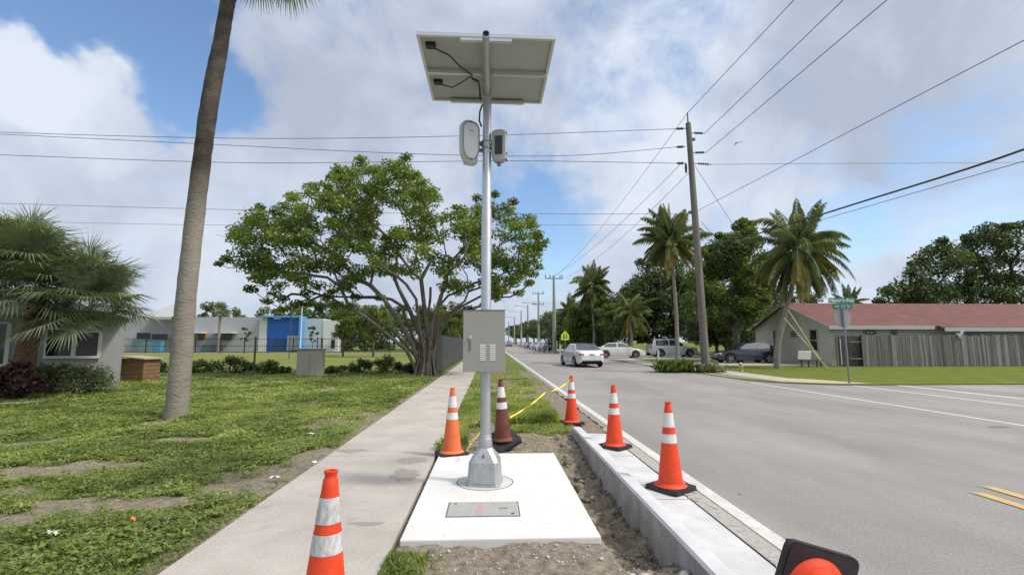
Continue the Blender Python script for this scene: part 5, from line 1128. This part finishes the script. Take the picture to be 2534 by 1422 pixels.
E1 = PD(1354, 690, 69); E2 = PD(1392, 690, 69); E0 = PD(1372, 684, 69)
for (a, e_, lb) in [(PD(1701, 280, UY), E0, 'top wire running away from the wooden pole toward the near concrete pole'), (PD(1690, 400, UY), E1, 'left lower wire running away toward the near concrete pole'), (PD(1712, 420, UY), E2, 'right lower wire running away toward the near concrete pole')]:
    wire([a.lerp(e_, i/14)-Vector((0, 0, .8*4*(i/14)*(1-i/14))) for i in range(15)], lb, .013, n=1)
# ------------------------------------------------------------------ signs
SG = mat('sign_back', (.30, .31, .32), .5, .4); GPOST = mat('galv_post', (.22, .23, .26), .5, .5)
s0 = G(2102, 950); ss = thing('stop_sign', 'back of an octagonal stop sign on a post under green street name signs', 'street sign', (s0.x, s0.y, 0))
SH = PD(2082, 742, s0.y).z
dx = PD(2083, 760, s0.y).x-PD(2102, 950, s0.y).x+(950-760)*0
b = MB(); b.tube([(0, 0, 0), (-.02, 0, SH*.5), (-.05, 0, SH)], .035, 8); b.build('post', GPOST, ss)
oz = PD(2085, 787, s0.y).z; b = MB(); r8 = .36; b.prism([(r8*math.cos(R(22.5+45*k)), r8*math.sin(R(22.5+45*k))) for k in range(8)], 0, .006, 0, Matrix.Translation((-.03, .05, oz)) @ Matrix.Rotation(R(90), 4, 'X')); b.build('octagon_plate', SG, ss)
GRN = mat('sign_green', (.03, .21, .15), .4); WT = mat('sign_white', (.78, .80, .78), .4)
def text(body, size, loc, rot, m, parent, name='lettering', ext=.002):
    c = bpy.data.curves.new(name, 'FONT'); c.body = body; c.size = size; c.extrude = ext; c.align_x = 'CENTER'; c.align_y = 'CENTER'
    o = bpy.data.objects.new('tmp', c); COL.objects.link(o); bpy.context.view_layer.update(); me = bpy.data.meshes.new_from_object(o); bpy.data.objects.remove(o)
    me.materials.clear(); me.materials.append(m); q = bpy.data.objects.new(name, me); COL.objects.link(q); q.location = loc; q.rotation_euler = rot; q.parent = parent; return q
for (w_, zz_, tx, sz_, rzz) in [(1.02, PD(2082, 743, s0.y).z, 'Nanson Ave', .19, 0), (.62, PD(2082, 756, s0.y).z-.03, 'W 13 St', .15, -28)]:
    pl_ = thing('x', 'x', 'x'); bpy.data.objects.remove(pl_)
    b = MB(); b.rbox((0, 0, 0), (w_, .012, .20), .004); o_ = b.build('street_name_plate', GRN, ss); o_.location = (-.06, 0 if rzz == 0 else -.02, zz_); o_.rotation_euler = (0, 0, R(rzz))
    text(tx, sz_, (0, -.008, 0), (R(90), 0, 0), WT, o_)
# crossing sign
YG = mat('fluoro_yellow', (.55, .72, .03), .45); Yc = 48; c0 = PD(1399, 884, Yc)
cs = thing('crossing_sign', 'bright yellow green school crossing sign beside the moving car', 'street sign', (c0.x, Yc, 0)); zc_ = PD(1398, 831, Yc).z
b = MB(); b.tube([(0, 0.03, 0), (0, .03, zc_+.2)], .04, 8); b.build('post', GPOST, cs)
b = MB(); a_ = .40; b.prism([(-a_*.95, -a_), (a_*.95, -a_), (a_, .1), (0, a_*1.35), (-a_, .1)], 0, .01, 0, Matrix.Translation((0, 0, zc_)) @ Matrix.Rotation(R(90), 4, 'X')); b.build('sign_plate', YG, cs)
b = MB(); Mx = Matrix.Translation((0, -.014, zc_)) @ Matrix.Rotation(R(90), 4, 'X')
for ox, sc2 in ((-.11, 1.0), (.15, .8)):
    b.prism([(ox+.05*math.cos(a)*sc2, .17*sc2+.05*math.sin(a)*sc2) for a in np.linspace(0, 5.5, 8)], 0, .003, 0, Mx); b.prism([(ox-.06*sc2, .10*sc2), (ox+.07*sc2, .10*sc2), (ox+.05*sc2, -.10*sc2), (ox+.12*sc2, -.28*sc2), (ox+.05*sc2, -.28*sc2), (ox, -.14*sc2), (ox-.08*sc2, -.28*sc2), (ox-.14*sc2, -.26*sc2), (ox-.05*sc2, -.08*sc2)], 0, .003, 0, Mx)
b.build('pictogram', BLT, cs)
# small posts on the right verge
for (px, py, h_, m, nm, lb, ca) in [(1630, 905, .95, mat('white_post', (.62, .62, .58), .6), 'marker_post', 'short white post left of the spiky planting', 'post'), (1386, 880, 1.2, MATS['white_post'], 'marker_post', 'slim white post beside the yellow crossing sign', 'post'), (1355, 872, .8, MATS['white_post'], 'marker_post', 'slim white post left of the near concrete pole', 'post')]:
    q = G(px, py); b = MB(); b.rbox((0, 0, h_/2), (.11, .11, h_), .02); b.rbox((0, 0, h_+.03), (.15, .15, .06), .02); o = b.build(nm, m); o.location = q; tag(o, lb, ca)
q = G(1834, 921); hy = thing('fire_hydrant', 'small pinkish yellow hydrant on the verge right of the utility pole', 'hydrant', (q.x, q.y, .03)); hy.scale = (.8, .8, .85); HY = mat('hydrant_paint', (.42, .31, .20), .6, var=.2)
b = MB(); b.lathe([(.17, 0), (.17, .04), (.11, .06), (.11, .40), (.14, .42), (.14, .45), (.10, .52), (.03, .57), (.03, .60)], 14); b.build('barrel', HY, hy, smooth=True)
b = MB(); b.tube([(-.18, 0, .33), (.18, 0, .33)], .05, 8); b.tube([(0, -.18, .3), (0, 0, .3)], .065, 8); build_split(b, 'outlet', HY, hy)
# white board on legs by the wall
q = PD(2000, 908, 29.3); bd = thing('lawn_table', 'white slatted seat on dark legs in front of the beige wall', 'bench', (q.x, 29.3, 0), R(10)); b = MB()
for k in range(4): b.rbox((-.15, .1-.02*k, .55+.13*k), (.95, .03, .11), .01)
b.build('backrest', MATS['white_post'], bd); b = MB(); b.rbox((.1, -.15, .42), (1.5, .4, .05), .01); b.build('seat', BLT, bd)
for sx in (-.6, -.1, .5, .8): b = MB(); b.box((sx, -.15, .2), (.05, .05, .4)); b.build('leg', BLT, bd)
# bird
q = PD(1822, 354, 22); bd = MB(); bd.tube([(-.10, 0, -.12), (-.03, 0, -.02), (.05, 0, .02), (.10, 0, .02)], [.008, .028, .026, .01], 8)
bd.add([(-.02, 0, .0), (.06, 0, .02), (.20, .05, .10), (.46, .12, .115), (.22, .02, .05)], [(0, 1, 2, 4), (4, 2, 3)]); bd.add([(-.06, 0, -.01), (.0, 0, .0), (-.12, -.1, -.13), (-.20, -.16, -.26), (-.16, -.1, -.15)], [(0, 1, 2, 4), (4, 2, 3)])
o = bd.build('bird', mat('bird_grey', (.05, .05, .055), .8)); o.location = q; o.scale = (.95, .95, .95); tag(o, 'small dark bird flying right of the utility pole', 'bird')
# ------------------------------------------------------------------ right house
STU = mat('stucco_beige', (.62, .60, .54), .9, var=.07, vscale=1.2, bump=.3, bscale=60); ROOF = mat('red_shingle', (.145, .058, .047), .9, var=.22, vscale=1.3, bump=.3, bscale=8); TRIM = mat('trim_white', (.42, .44, .43), .6, var=.06)
SHAD = mat('window_glass', (.012, .014, .015), .12, spec=.6)
hs = thing('house', 'long beige house with a low red roof behind the grey wooden fence', 'house', (22.2, 31.0, 0)); LX, DY, EZ, RZ = 26.0, 9.0, 2.75, 4.42
b = MB(); b.add([(0, 0, 0), (LX, 0, 0), (LX, DY, 0), (0, DY, 0), (0, 0, EZ), (LX, 0, EZ), (LX, DY, EZ), (0, DY, EZ), (0, DY/2, RZ-.12), (LX, DY/2, RZ-.12)], [(0, 1, 5, 4), (1, 2, 6, 5), (2, 3, 7, 6), (3, 0, 4, 8, 7), (5, 6, 9)]); b.build('wall', STU, hs)
b = MB(); ov = .55; sl = (RZ-EZ)/(DY/2)
def roofpl(x0, x1, y0, y1, th=.14):
    z = lambda y: RZ-abs(y-DY/2)*sl+.02
    b.add([(x0, y0, z(y0)), (x1, y0, z(y0)), (x1, y1, z(y1)), (x0, y1, z(y1)), (x0, y0, z(y0)-th), (x1, y0, z(y0)-th), (x1, y1, z(y1)-th), (x0, y1, z(y1)-th)], [(0, 1, 2, 3), (7, 6, 5, 4), (0, 4, 5, 1), (1, 5, 6, 2), (2, 6, 7, 3), (3, 7, 4, 0)])
roofpl(-.45, LX+.4, -ov, DY/2); roofpl(-.45, LX+.4, DY/2, DY+ov); rf = b.build('roof', ROOF, hs)
z_e = RZ-(DY/2+ov)*sl
b = MB(); b.box((3.1, -ov-.02, z_e-.07), (7.1, .03, .24)); b.box((14.5, -ov-.35, z_e-.20), (15.0, .03, .24)); b.box((14.5, -ov-.17, z_e-.09), (15.0, .34, .05)); b.box((24, -ov-.02, z_e-.05), (4.6, .03, .2)); build_split(b, 'fascia', TRIM, hs)
b = MB(); b.add([(6.9, -ov-.36, z_e-.06), (22, -ov-.36, z_e-.06), (22, -ov+.1, z_e+.10), (6.9, -ov+.1, z_e+.10)], [(0, 1, 2, 3)]); b.build('porch_roof', ROOF, hs)
b = MB()
for s_, y0, y1 in ((1, -ov, DY/2), (-1, DY/2, DY+ov)):
    z = lambda y: RZ-abs(y-DY/2)*sl-.02
    b.add([(-.47, y0, z(y0)+.04), (-.47, y1, z(y1)+.04), (-.47, y1, z(y1)-.22), (-.47, y0, z(y0)-.22), (-.44, y0, z(y0)+.04), (-.44, y1, z(y1)+.04), (-.44, y1, z(y1)-.22), (-.44, y0, z(y0)-.22)], [(3, 2, 1, 0), (4, 5, 6, 7), (0, 1, 5, 4), (2, 3, 7, 6)])
build_split(b, 'barge_board', TRIM, hs)
def gwin(px0, px1, py0, py1, X=22.2, nm='window', bars=1):
    def at(px, py): r_ = ray(px, py); t = (X-.0)/r_.x; return r_.y*t-31.0, CAMZ+r_.z*t
    (ya, za), (yb, zb_) = at(px0, py0), at(px1, py1); ya, yb = max(ya, yb), min(ya, yb); za = at((px0+px1)/2, py0)[1]; zb_ = at((px0+px1)/2, py1)[1]
    b = MB(); b.box((-.01, (ya+yb)/2, (za+zb_)/2), (.03, ya-yb, za-zb_)); w_ = b.build(nm, SHAD, hs); b = MB()
    b.box((-.035, (ya+yb)/2, za), (.05, ya-yb+.16, .08)); b.box((-.035, (ya+yb)/2, zb_), (.07, ya-yb+.16, .09)); b.box((-.035, ya, (za+zb_)/2), (.05, .08, za-zb_)); b.box((-.035, yb, (za+zb_)/2), (.05, .08, za-zb_))
    for k in range(bars): b.box((-.03, (ya+yb)/2, zb_+(za-zb_)*(k+1)/(bars+1)), (.045, ya-yb, .06))
    b.build('frame', TRIM, w_)
gwin(2004, 2026, 815, 868); gwin(1957, 1974, 818, 834, bars=2); gwin(1914, 1922, 817, 866)
def fwin(px0, px1, py0, py1):
    A = PD(px0, py0, 31); B = PD(px1, py1, 31); b = MB(); b.box(((A.x+B.x)/2-22.2, -.01, (A.z+B.z)/2), (B.x-A.x, .03, A.z-B.z)); w_ = b.build('window', SHAD, hs)
    b = MB(); b.box(((A.x+B.x)/2-22.2, -.03, B.z), (B.x-A.x+.1, .04, .06)); b.box(((A.x+B.x)/2-22.2, -.03, A.z), (B.x-A.x+.1, .04, .05)); b.build('frame', TRIM, w_)
fwin(2203, 2221, 811, 836); fwin(2361, 2388, 814, 836); fwin(2393, 2424, 814, 836)
# wrought ornament on the wall
A = PD(2152, 822, 31); b = MB()
for rx_, rz_ in ((.45, .13), (.28, .13)): b.tube([(A.x-22.2+rx_*math.cos(a), -.05, A.z+rz_*math.sin(a)) for a in np.linspace(0, 6.283, 20)], .018, 5)
b.tube([(A.x-22.2, -.05, A.z+.35), (A.x-22.2, -.05, A.z-.1)], .02, 5); b.build('wall_ornament', BLT, hs)
# fence
FWD = mat('weathered_plank', (.105, .098, .095), .9, col2=(.20, .185, .175), vscale=3, bump=.4, bscale=10, stretch=(6, 6, .25))
fn = thing('wooden_fence', 'weathered grey plank fence in front of the red roofed house', 'fence', (0, 29.7, 0)); b = MB(); x = PD(2136, 870, 29.7).x; r2 = random.Random(4); Fm = [FWD, mat('weathered_plank_dark', (.075, .07, .072), .9, col2=(.13, .125, .12), vscale=3, stretch=(6, 6, .25)), mat('weathered_plank_pale', (.20, .195, .19), .9, col2=(.28, .27, .26), vscale=3, stretch=(6, 6, .25))]
while x < 50:
    w_ = .135*r2.uniform(.9, 1.05); h_ = 1.95*r2.uniform(.965, 1.02); rot = Matrix.Rotation(R(r2.gauss(0, 1.0)), 3, 'Y')
    b.box((x, r2.uniform(-.012, .012), h_/2+.03), (w_-.012, .02, h_), r2.choices([0, 1, 2], [6, 3, 1.6])[0], rot); x += w_
b.build('planks', Fm, fn); b = MB(); b.box((36, .05, .5), (27, .06, .09)); b.box((36, .05, 1.55), (27, .06, .09)); build_split(b, 'rail', FWD, fn)
gt = thing('fence_gate', 'dark gate section at the left end of the grey plank fence', 'gate', (PD(2102, 870, 29.9).x, 29.9, 0)); b = MB()
for k in range(11): b.box((-.75+.15*k, 0, .98+r2.uniform(-.02, .02)), (.135, .025, 1.9), 0)
b.build('planks', mat('gate_dark', (.045, .045, .05), .85, col2=(.08, .075, .075), vscale=3), gt); b = MB(); b.box((-.82, -.02, .97), (.1, .1, 1.95)); b.box((.86, -.02, 1.0), (.12, .12, 2.05)); build_split(b, 'gate_post', FWD, gt)
b = MB(); b.box((-.6, -.06, .95), (.04, .03, 1.7)); b.build('brace', MATS['white_post'], gt)
A = PD(2376, 825, 29.6); b = MB(); b.add([(-.30, 0, .05), (-.05, -.02, .02), (.08, -.01, .25), (.30, 0, .28), (.22, -.02, .05), (.05, -.03, -.12), (-.05, -.02, -.30), (-.18, -.02, -.12)], [(0, 1, 6, 7), (1, 2, 5, 6), (2, 3, 4, 5)]); o = b.build('cloth', MATS['trim_white']); o.location = A; tag(o, 'pale cloth hooked over the top of the plank fence', 'cloth')
# ------------------------------------------------------------------ left house
hl_ = thing('house', 'pale grey house at the left edge behind the fan palm', 'house', (fx(300, 17), 17, 0), R(35)); STG = mat('stucco_grey', (.33, .345, .35), .9, var=.06, vscale=1.5, bump=.3, bscale=60)
b = MB(); b.box((-7, 2.5, 1.35), (14, 5, 2.7)); b.build('wall', STG, hl_)
b = MB(); ez = 2.52; b.add([(.1, -.9, ez), (.1, 5.3, ez), (-14.5, 5.3, ez), (-14.5, -.9, ez), (-2.5, 2.4, ez+1.0), (-11.5, 2.4, ez+1.0), (.1, -.9, ez-.16), (.1, 5.3, ez-.16), (-14.5, 5.3, ez-.16), (-14.5, -.9, ez-.16)], [(0, 1, 4), (1, 2, 5, 4), (2, 3, 5), (3, 0, 4, 5), (0, 6, 7, 1), (2, 8, 9, 3), (1, 7, 8, 2), (3, 9, 6, 0), (9, 8, 7, 6)]); b.build('roof', mat('roof_grey', (.42, .43, .43), .85, var=.15, vscale=1.5), hl_)
def lwin(px0, px1, py0, py1):
    o0 = Vector((fx(300, 17), 17, 0)); u = Vector((math.cos(R(35)), math.sin(R(35)), 0)); nrm = Vector((-u.y, u.x, 0))
    def hit(px, py): r_ = ray(px, py); t = (o0-Vector((0, 0, CAMZ))).dot(nrm)/r_.dot(nrm); p = Vector((0, 0, CAMZ))+r_*t; return (p-o0).dot(u), p.z
    (xa, _), (xb, _) = hit(px0, 850), hit(px1, 850); za = hit((px0+px1)/2, py0)[1]; zb_ = hit((px0+px1)/2, py1)[1]; xm = (xa+xb)/2
    b = MB(); b.box((xm, -.01, (za+zb_)/2), (xb-xa, .03, za-zb_)); w_ = b.build('window', SHAD, hl_)
    b = MB(); b.box((xm, -.06, zb_-.04), (xb-xa+.14, .12, .08)); b.box((xm, -.04, za+.02), (xb-xa+.1, .06, .05)); b.box((xb+.05, -.05, (za+zb_)/2), (.1, .08, za-zb_)); b.box((xa-.03, -.04, (za+zb_)/2), (.05, .06, za-zb_)); b.build('frame', mat('frame_white', (.62, .62, .6), .6), w_)
lwin(116, 178, 815, 880); lwin(190, 243, 822, 880); lwin(-40, 14, 800, 900)
# wooden planter box at the house corner
q = G(330, 946); wb = thing('wooden_crate', 'old reddish wooden box with a pale lid beside the left house', 'crate', (q.x, q.y+.35, 0), R(-10)); CR = mat('crate_wood', (.16, .075, .05), .85, col2=(.26, .17, .09), vscale=7, bump=.3, bscale=14, stretch=(1, 1, 3))
b = MB()
for k in range(6): b.rbox((0, -.35, .09+.15*k), (1.0, .03, .14), .006); b.rbox((.49, 0, .09+.15*k), (.03, .68, .14), .006)
b.rbox((-.49, 0, .46), (.03, .68, .9), .006); b.rbox((0, .35, .46), (1.0, .03, .9), .006); b.build('side_boards', CR, wb)
b = MB(); b.rbox((.05, -.05, .95), (1.15, .9, .045), .01, 0, Matrix.Rotation(R(5), 3, 'Y')); b.build('lid', mat('crate_lid', (.36, .34, .26), .8, var=.2), wb)
for sx in (-.46, .46): b = MB(); b.box((sx, -.375, .46), (.08, .03, .92)); b.build('corner_post', mat('crate_post', (.20, .14, .05), .85, var=.2), wb)
# utility cabinet in the lawn
q = G(760, 932); uc = thing('utility_cabinet', 'grey green utility cabinet standing at the lawn edge', 'cabinet', (q.x, q.y+.4, 0), R(12)); UG = mat('cabinet_pale', (.30, .305, .28), .7, var=.1, vscale=3); UG2 = mat('cabinet_door_pale', (.36, .35, .31), .7, col2=(.28, .27, .24), vscale=4, stretch=(3, 3, .5))
b = MB(); b.rbox((0, 0, .60), (1.1, .75, 1.2), .02); b.build('cabinet_body', UG, uc); b = MB(); b.rbox((0, -.02, 1.23), (1.16, .82, .06), .02); b.build('lid', UG, uc)
b = MB(); b.rbox((.27, -.385, .58), (.52, .03, 1.08), .01, 0, Matrix.Rotation(R(0), 3, 'X')); b.rbox((-.29, -.38, .58), (.5, .02, 1.08), .01); build_split(b, 'door', UG2, uc)
b = MB(); b.rbox((.05, 0, .03), (1.35, 1.0, .07), .01); b.build('concrete_base', CONC, uc)
# thin fence posts near the hedge
for px, py0, py1, lb in [(633, 835, 926, 'dark green fence post left of the grey utility cabinet'), (797, 838, 928, 'dark fence post right behind the grey utility cabinet'), (722, 750, 858, 'slim dark post behind the utility cabinet')]:
    Y = 23.5 if px != 722 else 45; A = PD(px, py0, Y); b = MB(); b.tube([(0, 0, 0), (0, 0, A.z)], .045, 8); b.tube([(0, 0, A.z), (0, 0, A.z+.04)], .06, 8); o = b.build('fence_post', mat('post_green', (.06, .075, .06), .6)); o.location = (A.x, Y, 0); tag(o, lb, 'fence post')
# charcoal fence by the sidewalk
CH = mat('charcoal_slat', (.035, .036, .042), .6, col2=(.055, .056, .065), vscale=2, stretch=(1, .3, 1))
cf = thing('privacy_fence', 'dark charcoal fence running along the left side of the sidewalk', 'fence', (-2.55, 23, 0)); b = MB(); y = 0; 
while y < 60: b.box((0, y+.06, .95), (.03, .115, 1.85)); y += .125
b.build('slats', CH, cf)
for k in range(11): b = MB(); b.box((-.05, k*3.0*2, .97), (.09, .09, 1.95)); b.build('fence_post', CH, cf) if k else b.build('fence_post', CH, cf)
# ------------------------------------------------------------------ school
sc0 = thing('school_building', 'long low grey school building with a bright blue wall section across the field', 'building', (0, 80, 0)); SW = mat('school_grey', (.36, .37, .40), .85, var=.04); SWW = mat('school_white', (.60, .61, .60), .8); BLU = mat('school_blue', (.015, .12, .48), .5); BL2 = mat('school_pale_blue', (.40, .50, .56), .7); TEAL = mat('school_teal', (.10, .20, .22), .7, col2=(.18, .28, .28), vscale=.6)
def sec(px0, px1, py0, Y, m, nm, d=8, py1=871): A = PD(px0, py0, Y); B = PD(px1, py0, Y); b = MB(); b.box(((A.x+B.x)/2, Y-80+d/2, A.z/2), (B.x-A.x, d, A.z)); return b.build(nm, m, sc0)
sec(285, 432, 782, 81, SW, 'left_wing'); sec(432, 643, 784, 80, SW, 'wall'); sec(643, 662, 784, 79.8, SWW, 'white_pier'); sec(662, 746, 788, 79.9, BLU, 'blue_wall'); sec(746, 800, 788, 80.1, BL2, 'pale_blue_wall'); sec(800, 838, 792, 80.0, SWW, 'white_wall')
b = MB(); A = PD(643, 783, 79); B = PD(742, 783, 79); b.box(((A.x+B.x)/2, .5, A.z), (B.x-A.x, 3, .25)); A = PD(745, 786, 79); b.box((A.x, -.5, A.z/2), (.5, 1.2, A.z)); b.build('portal', mat('school_light_blue', (.08, .30, .62), .6), sc0)
b = MB(); A = PD(432, 823, 79); B = PD(505, 823, 79); b.box(((A.x+B.x)/2, -.9, A.z), (B.x-A.x, 1.8, .15)); A = PD(520, 823, 79); B = PD(580, 823, 79); b.box(((A.x+B.x)/2, -.9, A.z), (B.x-A.x, 1.8, .15)); build_split(b, 'awning', SWW, sc0)
for x0_, x1_, y0_, y1_, m in [(491, 505, 825, 841, SHAD), (542, 572, 826, 841, SHAD), (340, 372, 823, 838, SHAD), (378, 414, 826, 840, SHAD), (676, 702, 838, 868, mat('school_dark_blue', (.02, .06, .16), .6)), (712, 738, 830, 866, SW), (500, 520, 852, 868, TEAL), (521, 550, 852, 868, mat('bin_grey', (.12, .16, .18), .7)), (820, 828, 840, 862, SHAD), (330, 352, 840, 868, TEAL)]:
    A = PD(x0_, y0_, 79.7); B = PD(x1_, y1_, 79.7); b = MB(); b.box(((A.x+B.x)/2, -.35, (A.z+B.z)/2), (B.x-A.x, .12, A.z-B.z)); b.build('window' if m is SHAD else 'wall_panel', m, sc0)
b = MB(); A = PD(511, 824, 79.6); b.box((A.x, -.45, A.z-.5), (.35, .1, 1.0)); b.build('orange_panel', mat('orange_panel', (.45, .22, .06), .7), sc0)
b = MB(); A = PD(360, 770, 79); B = PD(432, 770, 79); b.add([(A.x, -1.6, A.z-.9), (B.x, -1.6, A.z-.9), (B.x, 5, A.z+2.2), (A.x+1.5, 5, A.z+2.2), (A.x, -1.6, A.z-1.3), (B.x, -1.6, A.z-1.3)], [(0, 1, 2, 3), (0, 4, 5, 1)]); b.build('sloping_roof', mat('roof_pale', (.38, .39, .38), .8), sc0)
# playground / low bits before the left wing
A = PD(389, 853, 70.6); b = MB(); b.rbox((0, 0, .75), (1.1, .6, 1.5), .05); b.rbox((0, 0, 1.52), (1.2, .7, .08), .02); b.box((0, -.31, .95), (.35, .02, .1)); b.box((0, -.31, .6), (.35, .02, .1)); o = b.build('storage_box', mat('box_blue', (.06, .26, .42), .6)); o.location = (A.x, 70.8, 0); tag(o, 'light blue storage box beside the school fence left of the palm trunk', 'box')
A = PD(355, 853, 72); b = MB(); b.box((0, 0, .8), (3.0, .06, 1.5)); [b.box((-1.4+1.4*k, .08, .9), (.08, .08, 1.8)) for k in range(3)]; o = b.build('mural_board', TEAL); o.location = (A.x, 74, 0); tag(o, 'teal painted board in front of the school left wing', 'board')
# school black fence
sf = thing('metal_fence', 'black metal rail fence in front of the school', 'fence', (0, 69, 0)); X0 = PD(300, 850, 69).x; X1 = PD(1075, 850, 69).x; b = MB()
ht = PD(600, 838, 69).z
for z in (.15, ht*.5, ht): b.box(((X0+X1)/2, 0, z), (X1-X0, .05, .06))
x = X0
while x < X1: b.box((x, 0, ht/2), (.022, .022, ht)); x += .30
b.build('rails', mat('fence_black', (.015, .017, .02), .5), sf); k = 0
x = X0
while x < X1: b = MB(); b.box((x, 0, ht/2+.1), (.12, .12, ht+.2)); b.build('fence_post', MATS['fence_black'], sf); x += 3.3
A = PD(748, 752, 66); b = MB(); b.tube([(0, 0, 0), (0, 0, A.z)], [.10, .07], 8); b.rbox((0, 0, A.z), (.5, .3, .12), .03); o = b.build('light_pole', mat('white_metal', (.6, .62, .62), .5)); o.location = (A.x, 66, 0); tag(o, 'slim white light pole in front of the blue school wall', 'light pole')
# young trees and a small palm by the school
sap = blobtree('young_tree', 'proto', 4.4, 2.2, 51, LFP, 12, 60, .26, .06, .35, BARKD, 'young trees by the school fence')
place(sap, fx(605, 72), 72, .85, 0, 'young tree by the school fence left of the blue wall', .85); place(sap, fx(775, 60), 60, .75, 1.5, 'thin young tree behind the utility cabinet', .8); place(sap, fx(1062, 30), 30, .5, 3, 'sapling behind the fig trunk', .6)
fanpalm('young_fan_palm', 'single fan palm standing before the school wall', (fx(541, 74), 74, 0), [(0, 0, 0), (0, 0, 2.5), (0, 0, 6.0)], .22, .18, 22, .8, 1.0, 77, (-20, 85))
